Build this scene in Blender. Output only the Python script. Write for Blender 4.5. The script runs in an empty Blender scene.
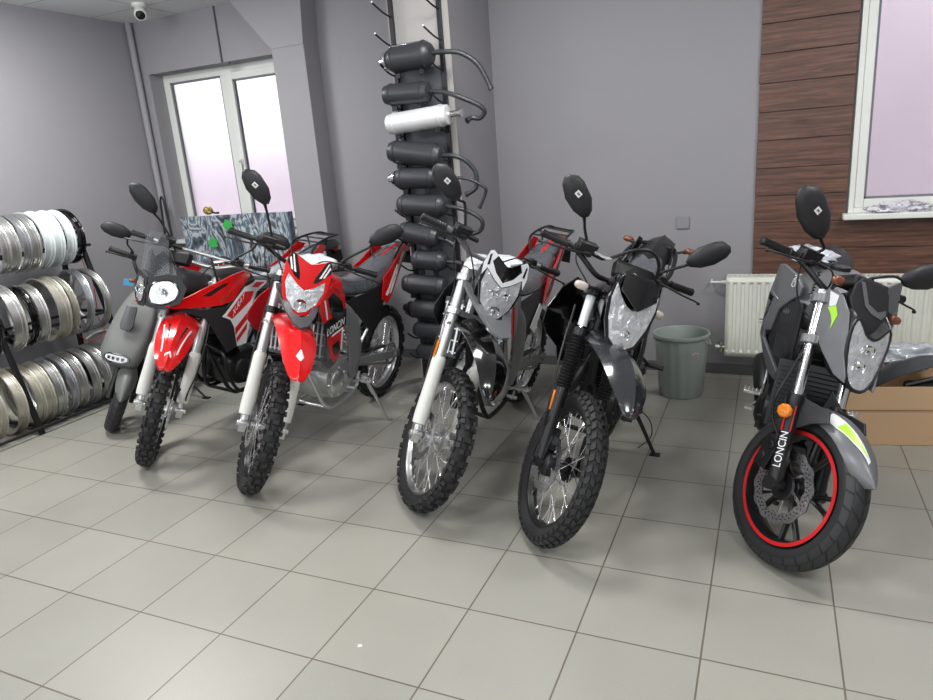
import bpy, bmesh, math, random
from mathutils import Vector, Matrix
import numpy as np
SC = bpy.context.scene
COL = SC.collection
# ------------------------------------------------------------------ camera
CAM = Vector((2.145, -1.5, 1.571))
_R = Vector((0.915, 0.397, -0.075)); _C = Vector((-0.402, 0.875, -0.270)).normalized()
_R = (_R - _C * _R.dot(_C)).normalized(); _U = _R.cross(_C)
cd = bpy.data.cameras.new('camera'); co = bpy.data.objects.new('camera', cd); COL.objects.link(co)
co.matrix_world = Matrix(((_R.x, _U.x, -_C.x, CAM.x), (_R.y, _U.y, -_C.y, CAM.y), (_R.z, _U.z, -_C.z, CAM.z), (0, 0, 0, 1)))
cd.sensor_width = 36.0; cd.lens = 36.0 * 678.5 / 933.0; cd.clip_start = 0.02
SC.camera = co
SC.view_settings.view_transform = 'Standard'; SC.view_settings.look = 'None'
SC.view_settings.gamma = 1.0; SC.view_settings.exposure = 0.0
SC.cycles.use_denoising = True
SC.cycles.max_bounces = 8; SC.cycles.diffuse_bounces = 4; SC.cycles.glossy_bounces = 4
SC.cycles.transmission_bounces = 6; SC.cycles.transparent_max_bounces = 8
SC.cycles.sample_clamp_indirect = 6.0; SC.cycles.caustics_reflective = False; SC.cycles.caustics_refractive = False
# ------------------------------------------------------------------ light
W = bpy.data.worlds.new('overcast_sky'); SC.world = W; W.use_nodes = True
W.node_tree.nodes['Background'].inputs[0].default_value = (0.93, 0.95, 1.0, 1); W.node_tree.nodes['Background'].inputs[1].default_value = 1.95
def area(name, loc, size, power, color=(1, 1, 1), rot=(0, 0, 0), sy=None):
    l = bpy.data.lights.new(name, 'AREA'); l.energy = power; l.color = color; l.size = size
    if sy: l.shape = 'RECTANGLE'; l.size_y = sy
    o = bpy.data.objects.new(name, l); o.location = loc; o.rotation_euler = rot; COL.objects.link(o); o['kind'] = 'helper'; return o
CEIL = 2.93
for lx, ly in ((-1.9, -1.2), (0.9, -1.2), (3.4, -1.2), (-1.9, 1.45), (0.9, 1.45), (3.4, 1.45)):
    k = 1.5 if lx < -1 else 1.0
    area('ceiling_panel_light', (lx, ly, CEIL - 0.03), 0.6, 30 * k, (1.0, 0.985, 0.96), (0, 0, 0), 0.6)
    l = bpy.data.lights.new('ceiling_fill_point', 'POINT'); l.energy = 17 * k; l.shadow_soft_size = 0.22; l.color = (0.93, 0.96, 1.0); o = bpy.data.objects.new('ceiling_fill_point', l); o.location = (lx, ly, 2.66); COL.objects.link(o); o['kind'] = 'helper'  # added fill, no lamp of its own: brightens ceiling and upper walls
area('shop_front_window_light', (0.6, -4.3, 1.75), 5.5, 90, (0.88, 0.94, 1.0), (math.radians(90), 0, 0), 1.9)
# ------------------------------------------------------------------ materials
def rgb(r, g, b):
    f = lambda c: (c / 255 / 12.92) if c <= 10 else ((c / 255 + 0.055) / 1.055) ** 2.4
    return (f(r), f(g), f(b), 1)
MT = {}
def mat(name, col, rough=0.5, metal=0.0, coat=0.0, bump=0.0, bscale=60, var=0.06, vscale=8, **kw):
    if name in MT: return MT[name]
    m = bpy.data.materials.new(name); m.use_nodes = True; nt = m.node_tree; N = nt.nodes; L = nt.links
    p = N['Principled BSDF']; tc = N.new('ShaderNodeTexCoord')
    n = N.new('ShaderNodeTexNoise'); n.inputs['Scale'].default_value = vscale; n.inputs['Detail'].default_value = 4
    L.new(tc.outputs['Object'], n.inputs['Vector'])
    mx = N.new('ShaderNodeMix'); mx.data_type = 'RGBA'; L.new(n.outputs['Fac'], mx.inputs['Factor'])
    c = Vector(col[:3]); mx.inputs['A'].default_value = (*(c * (1 - var)), 1); mx.inputs['B'].default_value = (*(c * (1 + var)), 1)
    L.new(mx.outputs['Result'], p.inputs['Base Color'])
    mr = N.new('ShaderNodeMapRange'); L.new(n.outputs['Fac'], mr.inputs['Value'])
    mr.inputs['To Min'].default_value = max(0.02, rough * 0.85); mr.inputs['To Max'].default_value = min(1, rough * 1.15)
    L.new(mr.outputs['Result'], p.inputs['Roughness'])
    p.inputs['Metallic'].default_value = metal; p.inputs['Coat Weight'].default_value = coat; p.inputs['Coat Roughness'].default_value = 0.06
    if bump:
        b = N.new('ShaderNodeBump'); b.inputs['Strength'].default_value = bump; b.inputs['Distance'].default_value = 0.01
        if kw.get('vor'):
            t = N.new('ShaderNodeTexVoronoi'); t.inputs['Scale'].default_value = bscale; out = t.outputs['Distance']
        else:
            t = N.new('ShaderNodeTexNoise'); t.inputs['Scale'].default_value = bscale; t.inputs['Detail'].default_value = 5; out = t.outputs['Fac']
            if 'dist' in kw: t.inputs['Distortion'].default_value = kw['dist']
        L.new(tc.outputs['Object'], t.inputs['Vector']); L.new(out, b.inputs['Height']); L.new(b.outputs['Normal'], p.inputs['Normal'])
    if 'alpha' in kw: p.inputs['Alpha'].default_value = kw['alpha']
    if 'trans' in kw: p.inputs['Transmission Weight'].default_value = kw['trans']; p.inputs['IOR'].default_value = kw.get('ior', 1.45)
    MT[name] = m; return m
RUB = mat('tyre_rubber', rgb(30, 30, 32), 0.72, bump=0.15, bscale=300)
RUBK = mat('tyre_knob_rubber', rgb(38, 38, 40), 0.62, bump=0.2, bscale=200)
BLK = mat('black_plastic', rgb(26, 26, 28), 0.42)
BLKT = mat('black_textured_plastic', rgb(34, 34, 37), 0.55, bump=0.06, bscale=400)
BLKG = mat('gloss_black_paint', rgb(10, 10, 12), 0.14, coat=0.8)
DGR = mat('dark_gloss_grey', rgb(42, 44, 48), 0.2, coat=0.6)
RED = mat('gloss_red_plastic', rgb(214, 20, 22), 0.22, coat=0.5)
RED_SHADED = mat('shaded_red_plastic', rgb(176, 14, 26), 0.3)  # same red, darkened: shade on the right shroud's inner side is painted in
WHT = mat('white_plastic', rgb(226, 226, 220), 0.38)
WGL = mat('gloss_white_plastic', rgb(228, 230, 232), 0.22, coat=0.4)
CHR = mat('chrome', (0.82, 0.82, 0.83, 1), 0.12, 1.0)
POL = mat('polished_aluminium', (0.70, 0.71, 0.71, 1), 0.30, 1.0)
TUBE = mat('satin_silver_tube', (0.62, 0.63, 0.64, 1), 0.34, 0.7)
ALU = mat('cast_aluminium', (0.66, 0.67, 0.67, 1), 0.33, 0.9, bump=0.1, bscale=200)
ALUG = mat('grey_painted_alloy', rgb(128, 130, 132), 0.4, 0.4)
STL = mat('steel_spoke', (0.8, 0.8, 0.82, 1), 0.25, 1.0)
BST = mat('black_steel', rgb(28, 28, 30), 0.38, 0.2)
GRM = mat('matte_titanium_grey', rgb(112, 113, 116), 0.38, 0.35)
GRM2 = mat('satin_graphite', rgb(62, 63, 66), 0.36, 0.3)
GRN = mat('acid_green', rgb(116, 205, 40), 0.35, coat=0.3)
LIM = mat('lime_decal', rgb(170, 228, 60), 0.35)
AMB = mat('amber_lens', rgb(232, 128, 10), 0.2, coat=0.6, bump=0.3, bscale=250, vor=1)
CLR = mat('clear_indicator_lens', rgb(214, 200, 190), 0.12, coat=0.8, bump=0.4, bscale=220, vor=1)
BRN = mat('smoked_orange_lens', rgb(122, 66, 40), 0.2, coat=0.6)
REFL = mat('headlamp_reflector', (0.72, 0.74, 0.76, 1), 0.13, 0.6, coat=1.0, bump=0.9, bscale=30, dist=1.0, var=0.38, vscale=34)
REFC = mat('headlamp_bowl', (0.85, 0.86, 0.87, 1), 0.08, 1.0, coat=1.0)
SEAT = mat('seat_in_clear_wrap', rgb(78, 82, 88), 0.18, coat=1.0, bump=1.0, bscale=15, dist=1.8, var=0.25, vscale=14)
WRAP = mat('clear_plastic_bag', rgb(190, 196, 204), 0.16, coat=1.0, bump=0.8, bscale=14, dist=1.5, var=0.2, vscale=16)
WRAPW = mat('white_plastic_bag', rgb(222, 226, 232), 0.25, coat=0.5, bump=0.7, bscale=12, dist=1.2)
SMOKE = mat('smoked_windscreen', rgb(110, 114, 120), 0.05, alpha=0.22, coat=1.0)
GLS = mat('clear_lens_cover', rgb(245, 248, 250), 0.03, alpha=0.16, coat=1.0)
STK = mat('white_sticker', rgb(236, 236, 236), 0.5)
REDT = mat('red_marking', rgb(200, 30, 34), 0.4)
BLU = mat('blue_tag', rgb(90, 170, 215), 0.5)
MIR = mat('mirror_glass', (0.9, 0.9, 0.9, 1), 0.02, 1.0)
# ------------------------------------------------------------------ mesh helpers
def V3(p): return Vector(p)
def catmull(P, n=6, closed=False):
    P = [Vector(p) for p in P]; out = []; N = len(P)
    rng = range(N) if closed else range(N - 1)
    for i in rng:
        p1, p2 = P[i], P[(i + 1) % N]
        p0 = P[(i - 1) % N] if (closed or i > 0) else p1 * 2 - p2
        p3 = P[(i + 2) % N] if (closed or i + 2 < N) else p2 * 2 - p1
        for k in range(n):
            t = k / n
            out.append(0.5 * ((2 * p1) + (p2 - p0) * t + (2 * p0 - 5 * p1 + 4 * p2 - p3) * t * t + (3 * p1 - p0 - 3 * p2 + p3) * t ** 3))
    if not closed: out.append(P[-1])
    return out
class MB:
    def __init__(s): s.v = []; s.f = []; s.m = []; s.k = 0; s.X = None
    def mat(s, k): s.k = k; return s
    def add(s, vs, fs):
        b = len(s.v)
        s.v += [tuple(s.X @ Vector(v)) if s.X else tuple(v) for v in vs]
        s.f += [tuple(b + i for i in f) for f in fs]; s.m += [s.k] * len(fs); return s
    def box(s, c, d, R=None, tap=1.0):
        x, y, z = d[0] / 2, d[1] / 2, d[2] / 2; vs = []
        for sz in (-1, 1):
            t = tap if sz > 0 else 1
            for sx, sy in ((-1, -1), (1, -1), (1, 1), (-1, 1)):
                p = Vector((sx * x * t, sy * y * t, sz * z))
                if R: p = R @ p
                vs.append(p + Vector(c))
        return s.add(vs, [(3, 2, 1, 0), (4, 5, 6, 7), (0, 1, 5, 4), (1, 2, 6, 5), (2, 3, 7, 6), (3, 0, 4, 7)])
    def beam(s, a, b, w, h, up=(0, 0, 1)):
        a, b = Vector(a), Vector(b); d = b - a; L = d.length; d.normalize(); x = d.cross(Vector(up))
        if x.length < 1e-4: x = d.cross(Vector((0, 1, 0)))
        x.normalize(); u = x.cross(d)
        R = Matrix((x, d, u)).transposed()
        return s.box((a + b) / 2, (w, L, h), R)
    def rings(s, R, closed=False, caps=True, loop=True):
        n = len(R[0]); vs = [p for r in R for p in r]; fs = []; M = len(R)
        for i in range(M if closed else M - 1):
            a, b = i * n, ((i + 1) % M) * n
            for j in range(n if loop else n - 1):
                j2 = (j + 1) % n; fs.append((a + j, a + j2, b + j2, b + j))
        if caps and not closed and loop: fs.append(tuple(range(n - 1, -1, -1))); fs.append(tuple((M - 1) * n + j for j in range(n)))
        return s.add(vs, fs)
    def tube(s, P, r, seg=8, closed=False, sm=0, caps=True, flat=None, up=None):
        P = [Vector(p) for p in P]
        rr = list(r) if hasattr(r, '__len__') else [r] * len(P)
        if sm:
            n0 = len(P); P2 = catmull(P, sm, closed); m = len(P2)
            rr = [rr[min(int(i / sm), n0 - 1)] + (rr[min(int(i / sm) + 1, n0 - 1)] - rr[min(int(i / sm), n0 - 1)]) * ((i % sm) / sm) for i in range(m)]; P = P2
        N = len(P); T = []
        for i in range(N):
            a = P[(i - 1) % N] if (closed or i > 0) else P[i]; b = P[(i + 1) % N] if (closed or i < N - 1) else P[i]
            t = b - a; T.append(t.normalized() if t.length > 1e-9 else Vector((0, 0, 1)))
        u = Vector(up) if up else (Vector((0, 0, 1)) if abs(T[0].z) < 0.9 else Vector((1, 0, 0)))
        R = []
        for i in range(N):
            u = (u - T[i] * u.dot(T[i])); u = u.normalized() if u.length > 1e-6 else T[i].orthogonal().normalized(); w = T[i].cross(u)
            k = flat or 1.0
            R.append([P[i] + (w * math.cos(2 * math.pi * j / seg) + u * math.sin(2 * math.pi * j / seg) * k) * rr[i] for j in range(seg)])
        return s.rings(R, closed, caps)
    def cyl(s, a, b, r, r2=None, seg=20, caps=True):
        a, b = Vector(a), Vector(b); return s.tube([a, b], [r, r if r2 is None else r2], seg, caps=caps)
    def lathe(s, prof, c, ax, seg=32, closed=False, caps=False):
        ax = Vector(ax).normalized(); e = ax.orthogonal().normalized(); g = ax.cross(e); c = Vector(c)
        R = [[c + ax * h + (e * math.cos(2 * math.pi * j / seg) + g * math.sin(2 * math.pi * j / seg)) * r for j in range(seg)] for r, h in prof]
        return s.rings(R, closed, caps)
    def ell(s, c, d, R=None, nu=16, nv=10, p=1.0):
        rs = []
        sg = lambda t: math.copysign(abs(t) ** p, t)
        for i in range(nv + 1):
            th = math.pi * (i + 0.02 if i == 0 else i - 0.02 if i == nv else i) / nv
            rs.append([])
            for j in range(nu):
                a = 2 * math.pi * j / nu
                q = Vector((d[0] / 2 * sg(math.sin(th)) * sg(math.cos(a)), d[1] / 2 * sg(math.sin(th)) * sg(math.sin(a)), -d[2] / 2 * sg(math.cos(th))))
                rs[-1].append((R @ q if R else q) + Vector(c))
        return s.rings(rs)
    def loft(s, secs, n=0, closed=False):
        """secs: rings with equal counts; n>0 smooths each ring"""
        R = [catmull(r, n, True) if n else [Vector(p) for p in r] for r in secs]
        return s.rings(R)
    def panel(s, out, F, th=0.004, off=0.0, L=0.05, sm=0, flip=1):
        """2D outline mapped by F(u,v)->3D with thickness"""
        if sm: out = [(p.x, p.y) for p in catmull([(a, b, 0) for a, b in out], sm, True)]
        bm = bmesh.new(); bm.faces.new([bm.verts.new((a, b, 0)) for a, b in out]); bm.normal_update()
        bmesh.ops.triangulate(bm, faces=bm.faces[:])
        for it in range(6):
            bm.normal_update(); es = [e for e in bm.edges if e.calc_length() > L]
            if not es: break
            bmesh.ops.subdivide_edges(bm, edges=es, cuts=1); bmesh.ops.triangulate(bm, faces=[f for f in bm.faces if len(f.verts) > 3])
        bm.normal_update(); bm.verts.index_update(); q = [(v.co.x, v.co.y) for v in bm.verts]; e = 1e-3
        pos = []
        for a, b in q:
            p = Vector(F(a, b)); n = (Vector(F(a + e, b)) - Vector(F(a - e, b))).cross(Vector(F(a, b + e)) - Vector(F(a, b - e)))
            n = n.normalized() * flip; pos.append((p, n))
        n = len(pos)
        vs = [p + k * (off + th) for p, k in pos] + [p + k * off for p, k in pos]
        fs = []
        for f in bm.faces:
            i = [v.index for v in f.verts]
            if (f.normal.z > 0) != (flip > 0): i.reverse()
            fs.append(tuple(i)); fs.append(tuple(j + n for j in reversed(i)))
        for ed in bm.edges:
            if len(ed.link_faces) == 1:
                a, b = ed.verts[0].index, ed.verts[1].index; fs.append((a, b, b + n, a + n))
        bm.free(); return s.add(vs, fs)
    def build(s, name, mats, parent=None, bev=0, ang=38, M=None, label=None, recalc=True):
        me = bpy.data.meshes.new(name); me.from_pydata(s.v, [], s.f)
        if not isinstance(mats, (list, tuple)): mats = [mats]
        for m in mats: me.materials.append(m)
        me.polygons.foreach_set('material_index', s.m)
        if recalc:
            bm = bmesh.new(); bm.from_mesh(me); bmesh.ops.recalc_face_normals(bm, faces=bm.faces[:]); bm.to_mesh(me); bm.free()
        me.shade_smooth(); me.set_sharp_from_angle(angle=math.radians(ang)); me.update()
        o = bpy.data.objects.new(name, me); COL.objects.link(o)
        if bev:
            b = o.modifiers.new('bevel', 'BEVEL'); b.width = bev; b.segments = 2; b.limit_method = 'ANGLE'; b.angle_limit = math.radians(35)
        if M is not None: o.matrix_basis = M
        if parent: o.parent = parent
        if label: o['label'] = label
        return o
def tag(o, label, cat, group=None, kind=None):
    o['label'] = label; o['category'] = cat
    if group: o['group'] = group
    if kind: o['kind'] = kind
    return o
def struct(o): o['kind'] = 'structure'; return o
def root(name, loc, label, cat, group=None, M=None):
    o = bpy.data.objects.new(name, None); COL.objects.link(o); o.empty_display_size = 0.1
    if M is not None: o.matrix_world = M
    else: o.location = loc
    return tag(o, label, cat, group)
def text_mesh(txt, size, ext=0.0005):
    c = bpy.data.curves.new('t', 'FONT'); c.body = txt; c.size = size; c.extrude = ext; c.align_x = 'CENTER'; c.align_y = 'CENTER'
    o = bpy.data.objects.new('t', c); COL.objects.link(o); dg = bpy.context.evaluated_depsgraph_get()
    me = bpy.data.meshes.new_from_object(o.evaluated_get(dg)); bpy.data.objects.remove(o); return me
def text_obj(name, txt, size, M, m, parent=None, shear=0.0, F=None, wide=1.0):
    """M places the flat text; F(u,v,w) bends it onto a surface instead"""
    me = text_mesh(txt, size); me.materials.clear(); me.materials.append(m)
    for v in me.vertices:
        x = (v.co.x + shear * v.co.y) * wide; y = v.co.y
        v.co = Vector(F(x, y, v.co.z)) if F else Vector((x, y, v.co.z))
    o = bpy.data.objects.new(name, me); COL.objects.link(o)
    if M is not None: o.matrix_basis = M
    if parent: o.parent = parent
    return o
def frame(o, x, y):
    x = Vector(x).normalized(); y = Vector(y); z = x.cross(y).normalized(); y = z.cross(x)
    return Matrix(((x.x, y.x, z.x, o[0]), (x.y, y.y, z.y, o[1]), (x.z, y.z, z.z, o[2]), (0, 0, 0, 1)))
# ------------------------------------------------------------------ room
XL, XR, YB, YF = -3.08, 5.2, 3.32, -4.6
def tile_mat(name, c1, c2, grout, bw, ms, rough, loc=(0, 0, 0), mottled=0.1, bump=0.15):
    m = bpy.data.materials.new(name); m.use_nodes = True; nt = m.node_tree; N = nt.nodes; L = nt.links; p = N['Principled BSDF']
    tc = N.new('ShaderNodeTexCoord'); mp = N.new('ShaderNodeMapping'); mp.inputs['Location'].default_value = loc
    L.new(tc.outputs['Object'], mp.inputs['Vector'])
    b = N.new('ShaderNodeTexBrick'); b.offset = 0; b.squash = 1
    b.inputs['Scale'].default_value = 1; b.inputs['Brick Width'].default_value = bw; b.inputs['Row Height'].default_value = bw
    b.inputs['Mortar Size'].default_value = ms; b.inputs['Mortar Smooth'].default_value = 0.2; b.inputs['Bias'].default_value = 0
    b.inputs['Color1'].default_value = c1; b.inputs['Color2'].default_value = c2; b.inputs['Mortar'].default_value = grout
    L.new(mp.outputs[0], b.inputs['Vector'])
    n = N.new('ShaderNodeTexNoise'); n.inputs['Scale'].default_value = 2.2; n.inputs['Detail'].default_value = 6; L.new(tc.outputs['Object'], n.inputs['Vector'])
    g = N.new('ShaderNodeTexNoise'); g.inputs['Scale'].default_value = 260; g.inputs['Detail'].default_value = 2; L.new(tc.outputs['Object'], g.inputs['Vector'])
    a = N.new('ShaderNodeMath'); a.operation = 'MULTIPLY_ADD'; L.new(n.outputs['Fac'], a.inputs[0]); a.inputs[1].default_value = mottled * 2; a.inputs[2].default_value = 1 - mottled
    a2 = N.new('ShaderNodeMath'); a2.operation = 'MULTIPLY_ADD'; L.new(g.outputs['Fac'], a2.inputs[0]); a2.inputs[1].default_value = 0.3; a2.inputs[2].default_value = 0.85
    a3 = N.new('ShaderNodeMath'); a3.operation = 'MULTIPLY'; L.new(a.outputs[0], a3.inputs[0]); L.new(a2.outputs[0], a3.inputs[1])
    vm = N.new('ShaderNodeVectorMath'); vm.operation = 'SCALE'; L.new(b.outputs['Color'], vm.inputs[0]); L.new(a3.outputs[0], vm.inputs['Scale'])
    L.new(vm.outputs[0], p.inputs['Base Color'])
    mr = N.new('ShaderNodeMapRange'); L.new(n.outputs['Fac'], mr.inputs['Value']); mr.inputs['To Min'].default_value = rough - 0.07; mr.inputs['To Max'].default_value = rough + 0.1
    L.new(mr.outputs[0], p.inputs['Roughness'])
    bp = N.new('ShaderNodeBump'); bp.inputs['Strength'].default_value = bump; bp.inputs['Distance'].default_value = 0.003; bp.invert = True
    L.new(b.outputs['Fac'], bp.inputs['Height']); L.new(bp.outputs[0], p.inputs['Normal'])
    return m
FLOOR = tile_mat('porcelain_floor_tiles', rgb(156, 154, 145), rgb(149, 148, 140), rgb(100, 92, 82), 0.4, 0.0032, 0.34)
CEILM = tile_mat('ceiling_board', rgb(226, 228, 228), rgb(222, 224, 224), rgb(140, 142, 144), 0.6, 0.004, 0.8, (0.1, 0.05, 0), 0.03)
WALLM = mat('grey_wall_paint', rgb(150, 148, 152), 0.7, bump=0.12, bscale=120, var=0.03, vscale=1.5)
WALLP = mat('pale_column_paint', rgb(168, 164, 162), 0.7, bump=0.1, bscale=120, var=0.03)
PVC = mat('white_pvc', rgb(226, 228, 222), 0.35)
def wood_mat():
    m = bpy.data.materials.new('brown_wood_boards'); m.use_nodes = True; nt = m.node_tree; N = nt.nodes; L = nt.links; p = N['Principled BSDF']
    tc = N.new('ShaderNodeTexCoord'); mp = N.new('ShaderNodeMapping'); mp.inputs['Scale'].default_value = (1.3, 4, 16); L.new(tc.outputs['Object'], mp.inputs['Vector'])
    n = N.new('ShaderNodeTexNoise'); n.inputs['Scale'].default_value = 2.4; n.inputs['Detail'].default_value = 8; n.inputs['Distortion'].default_value = 1.3; n.inputs['Roughness'].default_value = 0.62
    L.new(mp.outputs[0], n.inputs['Vector'])
    w = N.new('ShaderNodeTexWave'); w.bands_direction = 'Z'; w.inputs['Scale'].default_value = 0.5; w.inputs['Distortion'].default_value = 12; w.inputs['Detail'].default_value = 3; w.inputs['Detail Scale'].default_value = 1.4
    L.new(mp.outputs[0], w.inputs['Vector'])
    mx = N.new('ShaderNodeMath'); mx.operation = 'MULTIPLY_ADD'; L.new(w.outputs['Fac'], mx.inputs[0]); mx.inputs[1].default_value = 0.13; L.new(n.outputs['Fac'], mx.inputs[2])
    cr = N.new('ShaderNodeValToRGB'); e = cr.color_ramp.elements; e[0].position = 0.34; e[0].color = rgb(66, 43, 34); e[1].position = 0.82; e[1].color = rgb(122, 84, 66)
    k = cr.color_ramp.elements.new(0.55); k.color = rgb(92, 61, 48)
    L.new(mx.outputs[0], cr.inputs['Fac']); L.new(cr.outputs['Color'], p.inputs['Base Color']); p.inputs['Roughness'].default_value = 0.42
    bp = N.new('ShaderNodeBump'); bp.inputs['Strength'].default_value = 0.25; bp.inputs['Distance'].default_value = 0.004; L.new(n.outputs['Fac'], bp.inputs['Height']); L.new(bp.outputs[0], p.inputs['Normal'])
    return m
WOOD = wood_mat()
def bx(name, boxes, m, parent=None, bev=0, **k):
    b = MB()
    for x0, x1, y0, y1, z0, z1 in boxes: b.box(((x0 + x1) / 2, (y0 + y1) / 2, (z0 + z1) / 2), (x1 - x0, y1 - y0, z1 - z0))
    return b.build(name, m, parent, bev, **k)
struct(bx('floor', [(XL - .1, XR + .1, YF - .1, YB + .4, -0.1, 0)], FLOOR))
struct(bx('ceiling', [(XL - .1, XR + .1, YF - .1, YB + .4, CEIL, CEIL + 0.1)], CEILM))
struct(bx('wall_left', [(XL - .1, XL, YF - .1, YB, 0, CEIL)], WALLM))
struct(bx('wall_right', [(XR, XR + .1, YF - .1, YB, 0, CEIL)], WALLM))
struct(bx('wall_front', [(XL, XR, YF - .1, YF, 0, CEIL)], WALLM))
WX0, WX1, WZ0, WZ1 = -2.95, -1.2, 1.05, 2.50
RX0, RX1, RZ0, RZ1 = 2.575, 4.1, 1.08, 2.72
struct(bx('wall_back', [(XL, WX0, YB, YB + .28, 0, CEIL), (WX0, WX1, YB, YB + .28, 0, WZ0), (WX0, WX1, YB, YB + .28, WZ1, CEIL), (WX1, RX0, YB, YB + .28, 0, CEIL),
    (RX0, RX1, YB, YB + .28, 0, RZ0), (RX0, RX1, YB, YB + .28, RZ1, CEIL), (RX1, XR, YB, YB + .28, 0, CEIL)], WALLM))
# pillar with its haunch
b = MB(); b.box((-1.287, 3.225, CEIL / 2), (0.302, 0.19, CEIL))
struct(b.build('wall_pier', WALLM, bev=0.004))
b = MB(); pr_ = [(-1.438, 2.50), (-1.80, 2.925), (-1.10, 2.925), (-1.136, 2.50)]
b.rings([[Vector((x, y, z)) for x, z in pr_] for y in (3.125, 3.318)]); struct(b.build('wall_haunch', WALLM))
struct(bx('wall_column', [(-0.065, 0.30, 2.535, 3.32, 0, CEIL)], WALLM, bev=0.003)); struct(bx('wall_column_facing', [(-0.066, 0.345, 2.530, 2.535, 0, CEIL)], WALLP))
struct(bx('trim_1', [(-1.136, -0.065, 3.308, 3.32, 0, 0.07), (0.30, XR, 3.308, 3.32, 0, 0.07)], mat('grey_skirting', rgb(98, 98, 98), 0.5)))
bx('conduit', [(-2.104, -2.094, 3.305, 3.32, 2.50, 2.93), (-2.13, -2.02, 3.30, 3.32, 2.478, 2.497)], mat('conduit_grey', rgb(92, 92, 98), 0.5))
tag(bpy.data.objects['conduit'], 'thin grey cable conduit running down from the ceiling above the left window', 'cable conduit')
b = MB(); b.cyl((-3.035, 3.275, 0.0), (-3.035, 3.275, CEIL), 0.028); o = b.build('wall_pipe', WALLM); tag(o, 'grey painted vertical pipe in the corner beside the left window', 'pipe')
# wooden boards
zb = 0.70
rng = random.Random(3)
i = 0
while zb < CEIL:
    h = min(0.168, CEIL - zb)
    bxs = [(2.05 - rng.uniform(0, .004), 2.5645, 3.30, 3.3195, zb + 0.002, zb + h - 0.002)]
    if zb + h < RZ0 - 0.02: bxs = [(bxs[0][0], XR, 3.30, 3.3195, zb + 0.002, zb + h - 0.002)]
    elif zb + h <= RZ0 + 0.01 or zb < RZ0 - 0.035: bxs = [(bxs[0][0], 2.5645, 3.30, 3.3195, zb + 0.002, zb + h - 0.002), (2.5645, XR, 3.30, 3.3195, zb + 0.002, RZ0 - 0.037)]
    else: bxs.append((RX1 + .01, XR, 3.30, 3.3195, zb + 0.002, zb + h - 0.002))
    o = bx('wall_board', bxs, WOOD, bev=0.002); struct(o); i += 1
    zb += 0.168
# left window: casement, mullion, two panes, handle, sill
FG = mat('frosted_pane', rgb(250, 248, 250), 0.4, trans=1.0, ior=1.35)
fy0, fy1 = 3.47, 3.53
w = bx('window_1', [(WX0, WX0 + .07, fy0, fy1, WZ0, WZ1), (WX1 - .07, WX1, fy0, fy1, WZ0, WZ1), (WX0 + .07, WX1 - .07, fy0, fy1, WZ1 - .07, WZ1), (WX0 + .07, WX1 - .07, fy0, fy1, WZ0, WZ0 + .07), (-2.29, -2.19, fy0, fy1, WZ0 + .07, WZ1 - .07)], PVC, bev=0.004); struct(w)
def sash(x0, x1, z0, z1, par, y0, y1, t=0.055):
    s_ = bx('window_sash', [(x0, x0 + t, y0, y1, z0, z1), (x1 - t, x1, y0, y1, z0, z1), (x0 + t, x1 - t, y0, y1, z1 - t, z1), (x0 + t, x1 - t, y0, y1, z0, z0 + t)], PVC, par, bev=0.004)
    g = bx('pane', [(x0 + t, x1 - t, (y0 + y1) / 2, (y0 + y1) / 2 + .006, z0 + t, z1 - t)], FG, s_)
    k = .012; bx('gasket', [(x0 + t, x0 + t + k, y0 + .012, y1 - .012, z0 + t, z1 - t), (x1 - t - k, x1 - t, y0 + .012, y1 - .012, z0 + t, z1 - t), (x0 + t, x1 - t, y0 + .012, y1 - .012, z1 - t - k, z1 - t), (x0 + t, x1 - t, y0 + .012, y1 - .012, z0 + t, z0 + t + k)], mat('grey_rubber_seal', rgb(120, 122, 128), 0.6), s_)
    return s_
sash(-2.19 - .012, WX1 - .06, WZ0 + .06, WZ1 - .06, w, 3.445, 3.50, 0.06)
bx('pane', [(WX0 + .07, -2.29, 3.50, 3.506, WZ0 + .07, WZ1 - .07)], FG, w)
bx('gasket', [(WX0 + .07, WX0 + .085, 3.48, 3.5, WZ0 + .07, WZ1 - .07), (-2.305, -2.29, 3.48, 3.5, WZ0 + .07, WZ1 - .07), (WX0 + .07, -2.29, 3.48, 3.5, WZ1 - .085, WZ1 - .07)], MT['grey_rubber_seal'], w)
b = MB(); b.box((-2.165, 3.438, 1.70), (.03, .014, .07)).box((-2.165, 3.418, 1.66), (.02, .016, .12)); b.cyl((-2.165, 3.445, 1.70), (-2.165, 3.41, 1.70), .011)
b.build('window_handle', PVC, w, 0.003)
bx('window_sill', [(WX0 - .04, WX1, 3.24, 3.47, 1.015, 1.05)], PVC, w, 0.006)
# right window
w = bx('window_2', [(RX0, RX0 + .03, 3.285, 3.36, RZ0, RZ1), (RX1 - .03, RX1, 3.285, 3.36, RZ0, RZ1), (RX0 + .03, RX1 - .03, 3.285, 3.36, RZ1 - .03, RZ1), (RX0 + .03, RX1 - .03, 3.285, 3.36, RZ0, RZ0 + .03)], PVC, bev=0.003); struct(w)
sash(RX0 + .03, RX1 - .03, RZ0 + .03, RZ1 - .03, w, 3.292, 3.35, 0.05)
bx('window_sill', [(RX0 - .03, RX1 + .03, 3.20, 3.30, RZ0 - .035, RZ0)], PVC, w, 0.006)
# outside
PINK = mat('pink_render', rgb(218, 202, 212), 0.9, bump=0.2, bscale=30, var=0.03)
o = struct(bx('outside_wall', [(-14, -0.5, 6.0, 6.3, -1, 2.0)], PINK)); o = struct(bx('outside_wall', [(-0.5, 9, 6.0, 6.4, -1, 5)], PINK))
struct(bx('outside_ground', [(-14, 9, 3.9, 6.0, -1.1, -1.0)], mat('paving_grey', rgb(170, 165, 160), 0.9)))
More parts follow.
